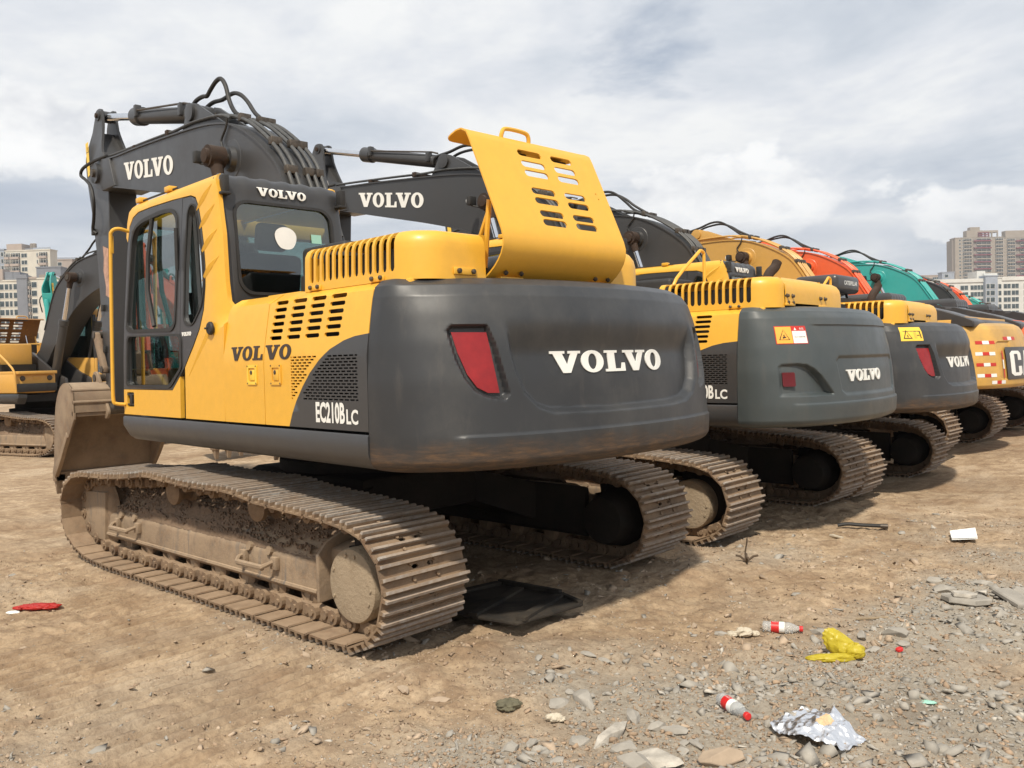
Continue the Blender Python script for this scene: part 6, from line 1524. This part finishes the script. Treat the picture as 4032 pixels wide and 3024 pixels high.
# ------------------------------------------------------------------ buildings beyond the yard
def wall_mat(name, col): MAT[name] = plain(name, col, .9, noise_=.10, scale=.25); return name
for nm, c in (('cream_render', (.55, .52, .45)), ('grey_render', (.19, .20, .225)), ('blue_grey_render', (.30, .335, .39)), ('pink_render', (.36, .30, .26)), ('beige_tile', (.30, .26, .215)), ('maroon_band', (.20, .06, .075)), ('white_render', (.58, .58, .55)), ('dark_beige', (.24, .21, .18))): wall_mat(nm, c)
def pane_mat():
    m, nt, b = new_mat('window_pane'); n = nz(nt, .35, 3, .6); nt.links.new(rmp(nt, n, [(.4, (.02, .03, .035)), (.6, (.08, .105, .11))]), b.inputs['Base Color']); b.inputs['Roughness'].default_value = .15; return m
MAT['pane'] = pane_mat()
class Bld:
    def __init__(s, label, x0px, x1px, ytop, D, depth, ang=0.0, hfloor=3.0, wall='cream_render', group=None, cat='apartment block'):
        s.k = D/FPX; s.ang = ang
        def dirpx(px): v = F_*FPX+R_*(px-2016); return Vector((v.x, v.y)).normalized()
        c = dirpx((x0px+x1px)/2); fh = Vector((F_.x, F_.y)).normalized(); s.c = Vector((CAM[0], CAM[1]))+c*(D/c.dot(fh))
        s.w = (x1px-x0px)*s.k/max(.3, math.cos(ang)); s.rz = YAW-math.pi/2+math.pi+ang if 0 else YAW-math.pi/2+ang      # local x to the picture's right, y away
        hz = 1417-(-.0245)*0+((x0px+x1px)/2-2016)*-.0245
        s.H = CAM[2]+(hz-ytop)*s.k; s.dep = depth; s.root = thing('apartment_building', label, cat, (s.c.x, s.c.y, -1), s.rz, group)
        mb = MB(wall); mb.box((-s.w/2, 0, 0), (s.w/2, depth, s.H+1)); mb.box((-s.w/2-.2, -.2, s.H+1), (s.w/2+.2, depth+.2, s.H+1.5)); obj('walls', mb.mesh('walls', 0), s.root); s.hf = hfloor
    def X(s, f): return -s.w/2+s.w*f
    def win(s, f0, f1, floors, h=1.6, sill=.9, frame='white_render', name='window', top=.6, side=None, out=.12):
        key = ('win', round((f1-f0)*s.w, 2), h, frame, name, side); w = (f1-f0)*(s.w if side is None else s.dep)
        def mk():
            mb = MB(frame, 'pane'); mb.box((-.12, -out, -.12), (w+.12, .05, 0)); mb.box((-.12, -out, h), (w+.12, .05, h+.1)); n = max(2, int(w/1.3)+1)
            for i in range(n): x = w*i/(n-1); mb.box((x-.06, -out, 0), (x+.06, .05, h))
            mb.box((0, -.04, 0), (w, .02, h), mat='pane'); return mb.mesh(name, 0)
        me = cached(key, mk)
        for k in floors:
            o = obj(name, me, s.root); z = s.H+1-top-(k+1)*s.hf+sill
            if side is None: o.location = (s.X(f0), -.01, z)
            elif side > 0: o.location = (s.w/2+.01, s.dep*f0, z); o.rotation_euler.z = math.pi/2
            else: o.location = (-s.w/2-.01, s.dep*f1, z); o.rotation_euler.z = -math.pi/2
    def balc(s, f0, f1, floors, mat='pink_render', top=.6, out=1.2, rail=1.0, name='balcony'):
        w = (f1-f0)*s.w
        def mk():
            mb = MB(mat, 'pane', 'dark_beige'); mb.box((0, -out, 0), (w, .1, rail)); mb.box((0, -.05, rail), (w, .05, s.hf-.3), mat='pane'); mb.box((0, -out*.8, rail+1.2), (w, .05, rail+1.3), mat='white_render')
            for i in range(4): x = w*i/3; mb.box((x-.05, -out*.9, rail), (x+.05, -out*.9+.1, s.hf-.1), mat='white_render')
            return mb.mesh(name, 0)
        me = cached(('bal', round(w, 2), mat, out, rail, s.hf), mk)
        for k in floors: o = obj(name, me, s.root); o.location = (s.X(f0), 0, s.H+1-top-(k+1)*s.hf+.1)
    def box(s, name, x0, x1, y0, y1, z0, z1, mat):
        mb = MB(mat); mb.box((s.X(x0), y0, s.H+1+z0), (s.X(x1), y1, s.H+1+z1)); return obj(name, mb.mesh(name, 0), s.root)
BG = 'apartment blocks beyond the yard'
r8 = range(0, 9)
b = Bld('cream flats with curved front windows and a dark grey stairwell, lowest at the left edge', -60, 86, 1110, 305, 5, 0.05, 3.0, 'cream_render', BG)
for f0, f1 in ((.50, .62), (.64, .74), (.28, .40), (.08, .2)): b.win(f0, f1, r8, 1.9, .7)
b.win(.76, .84, r8, 1.9, .7); b.balc(.41, .49, r8); b.win(.87, .99, r8, 1.9, .7)
b.box('stairwell', .78, .97, 2, 8, 0, 3.5, 'grey_render'); b.box('roof_parapet', 0, .6, -.2, 1, .3, 1.1, 'pink_render'); b.box('roof_room', .42, .56, 1, 6, 0, 4.5, 'pink_render'); b.box('roof_room', .56, .8, 2, 7, 0, 3.6, 'grey_render')
b = Bld('dark grey windowless gable joined to the cream flats at left', 84, 119, 1098, 304, 5, 0.25, 3.0, 'grey_render', BG); b.box('roof_parapet', 0, 1, -.1, 9, .4, 1.4, 'grey_render')
b = Bld('cream flats with one blank white wall behind the charcoal boom at left', 118, 262, 1100, 306, 5, 0.0, 3.0, 'cream_render', BG)
b.balc(.01, .13, r8); b.win(.15, .30, r8, 1.9, .7); b.box('roof_room', .28, .55, 2, 6, 0, 1.8, 'dark_beige'); b.box('roof_parapet', 0, .3, -.3, .2, .2, .9, 'pink_render'); b.win(.80, .90, r8, 1.9, .7)
b = Bld('taller cream and pink flats with water tanks on the roof at left', 36, 222, 990, 378, 5, -.10, 3.0, 'cream_render', BG)
b.balc(.01, .11, r8); b.balc(.13, .33, r8); b.win(.36, .49, r8, 1.7, .8); b.win(.70, .735, r8, 1.6, .9); b.balc(.76, .94, r8)
b.box('roof_room', .0, .34, 1, 10, 0, 3.4, 'pink_render'); b.box('roof_room', .34, .62, 3, 10, 0, 1.6, 'grey_render'); b.box('roof_rail', .62, 1.0, .2, .4, .5, 1.3, 'blue_grey_render')
mb = MB('dark_beige'); 
for k in (.44, .50): mb.lathe((b.X(k), 5, b.H+2.5), (0, 0, 1), [(0, .85), (2.2, .85), (2.4, .6)], 12)
obj('water_tank', mb.mesh('water_tank'), b.root)
b = Bld('slate grey block at the far left edge beside the taller flats', -50, 37, 987, 382, 5, 0.0, 3.0, 'blue_grey_render', BG); b.win(.62, .80, r8, 1.7, .8); b.win(.86, .97, r8, 1.7, .8)
b = Bld('low grey roofed block before the taller flats at left', 162, 255, 1056, 340, 5, 0.05, 3.0, 'grey_render', BG); b.win(.38, .42, r8, .6, 1.2)
b = Bld('pale pink block with a flat pale roof, right of the left group', 224, 300, 1026, 420, 5, 0.1, 3.0, 'pink_render', BG); b.win(.3, .5, r8, 1.6, .9); b.box('roof_slab', .15, 1.2, 0, 8, .4, 1.3, 'blue_grey_render')
# right group
r17 = range(0, 22)
def tower(lb, x0, x1, yt, D=745):
    b = Bld(lb, x0, x1, yt, D, 9, 0.0, 3.0, 'beige_tile', 'brown tower blocks')
    return b
b = tower('tall brown tower with maroon bands, rising behind the white flats at right', 3766, 3954, 938)
b.balc(.17, .34, r17, 'beige_tile', out=1.4, rail=.9); b.balc(.44, .74, r17, 'beige_tile', out=1.4, rail=.9)
b.balc(.84, .995, r17, 'beige_tile', out=1.4, rail=.9)
def bands(b, f0, f1, n=10):
    mb = MB('maroon_band')
    for k in range(n): z = b.H+1-.6-(2*k+.9)*b.hf; mb.box((b.X(f0), -1.9, z), (b.X(f1), -.2, z+.9))
    obj('maroon_bands', mb.mesh('maroon_bands', 0), b.root)
    mb = MB('dark_beige'); mb.box((b.X(f0)-.5, -.3, 1), (b.X(f0)+3.0, 0, b.H)); obj('recess', mb.mesh('recess', 0), b.root)
bands(b, .38, .74)
b.box('side_wing', -.03, .06, 3, 12, -60, -1.5, 'dark_beige'); b.box('roof_block', .27, .60, 2, 8, 0, 6.5, 'beige_tile'); b.box('roof_block', .36, .56, 3, 8, 6.5, 9.5, 'beige_tile'); b.box('roof_beam', .60, .93, 2, 8, 4.6, 6.3, 'beige_tile')
for k in (.66, .74, .80, .92): b.box('roof_post', k-.01, k+.01, 2, 3.2, 0, 4.6, 'beige_tile')
for k in range(3): b.box('roof_louvre', .50, .73, .8, 2, 1.0+k*1.5, 1.7+k*1.5, 'maroon_band')
b.win(.08, .12, r17, 1.4, .9); b.win(.15, .165, r17, 1.4, .9)
b = tower('second brown tower at the right edge beside the first', 3954, 4080, 938)
b.balc(.12, .36, r17, 'beige_tile', out=1.4, rail=.9); b.balc(.52, .95, r17, 'beige_tile', out=1.4, rail=.9); bands(b, .38, .95); b.box('roof_block', .12, .9, 2, 8, 0, 6.5, 'beige_tile')
b = Bld('long white low flats in front of the brown towers at right', 3600, 3884, 1106, 388, 5, 0.0, 3.0, 'white_render', BG)
for f0, f1 in ((.33, .42), (.44, .53), (.65, .76), (.79, .98), (.2, .3), (.06, .17)): b.win(f0, f1, r8, 2.0, .5, top=1.9)
b.box('roof_parapet', 0, 1, -.4, .2, -1.0, .6, 'white_render')
b = Bld('blue grey stair tower between the two white flats at right', 3884, 3932, 1089, 386, 5, 0.0, 3.0, 'blue_grey_render', BG); b.win(.06, .34, r8, 2.0, .5, top=2.9); b.win(.38, .76, r8, 2.0, .5, top=2.9); b.box('penthouse', -.1, .6, 6, 14, -1, 3.0, 'white_render')
b = Bld('white flats running off the right edge below the second tower', 3932, 4090, 1094, 387, 5, 0.0, 3.0, 'white_render', BG)
b.win(.01, .09, r8, 2.0, .5, top=2.2); b.win(.14, .32, r8, 2.0, .5, top=2.2); b.win(.34, .52, r8, 2.0, .5, top=2.2); b.win(.64, .9, r8, 2.0, .5, top=2.2); b.box('penthouse', -.22, .12, 4, 12, -1, 2.6, 'white_render'); b.box('roof_parapet', 0.1, 1, -.4, .2, -1.2, .5, 'white_render')
b = Bld('small slate blue block on the skyline left of the brown tower', 3714, 3762, 1075, 520, 5, 0.0, 3.0, 'blue_grey_render', BG); b.win(.2, .5, r8, 1.6, .9)
b = Bld('low brown flats on the skyline above the turquoise boom', 3632, 3706, 1087, 620, 5, 0.0, 3.0, 'pink_render', BG); b.win(.1, .4, r8, 1.6, .9); b.win(.6, .9, r8, 1.6, .9)

# ------------------------------------------------------------------ air
def air():
    m = bpy.data.materials.new('haze'); m.use_nodes = True; nt = m.node_tree; nt.nodes.clear(); o = nt.nodes.new('ShaderNodeOutputMaterial'); v = nt.nodes.new('ShaderNodeVolumePrincipled')
    v.inputs['Color'].default_value = (.86, .92, 1, 1); v.inputs['Density'].default_value = .00030; v.inputs['Anisotropy'].default_value = .2; nt.links.new(v.outputs[0], o.inputs['Volume'])
    MAT['haze'] = m; mb = MB('haze'); mb.box((-420, -3020, -4), (3020, 420, 140)); h = obj('haze', mb.mesh('haze', 0)); h['kind'] = 'stuff'; h['label'] = 'thin pale haze in the air'; h['category'] = 'haze'
air()
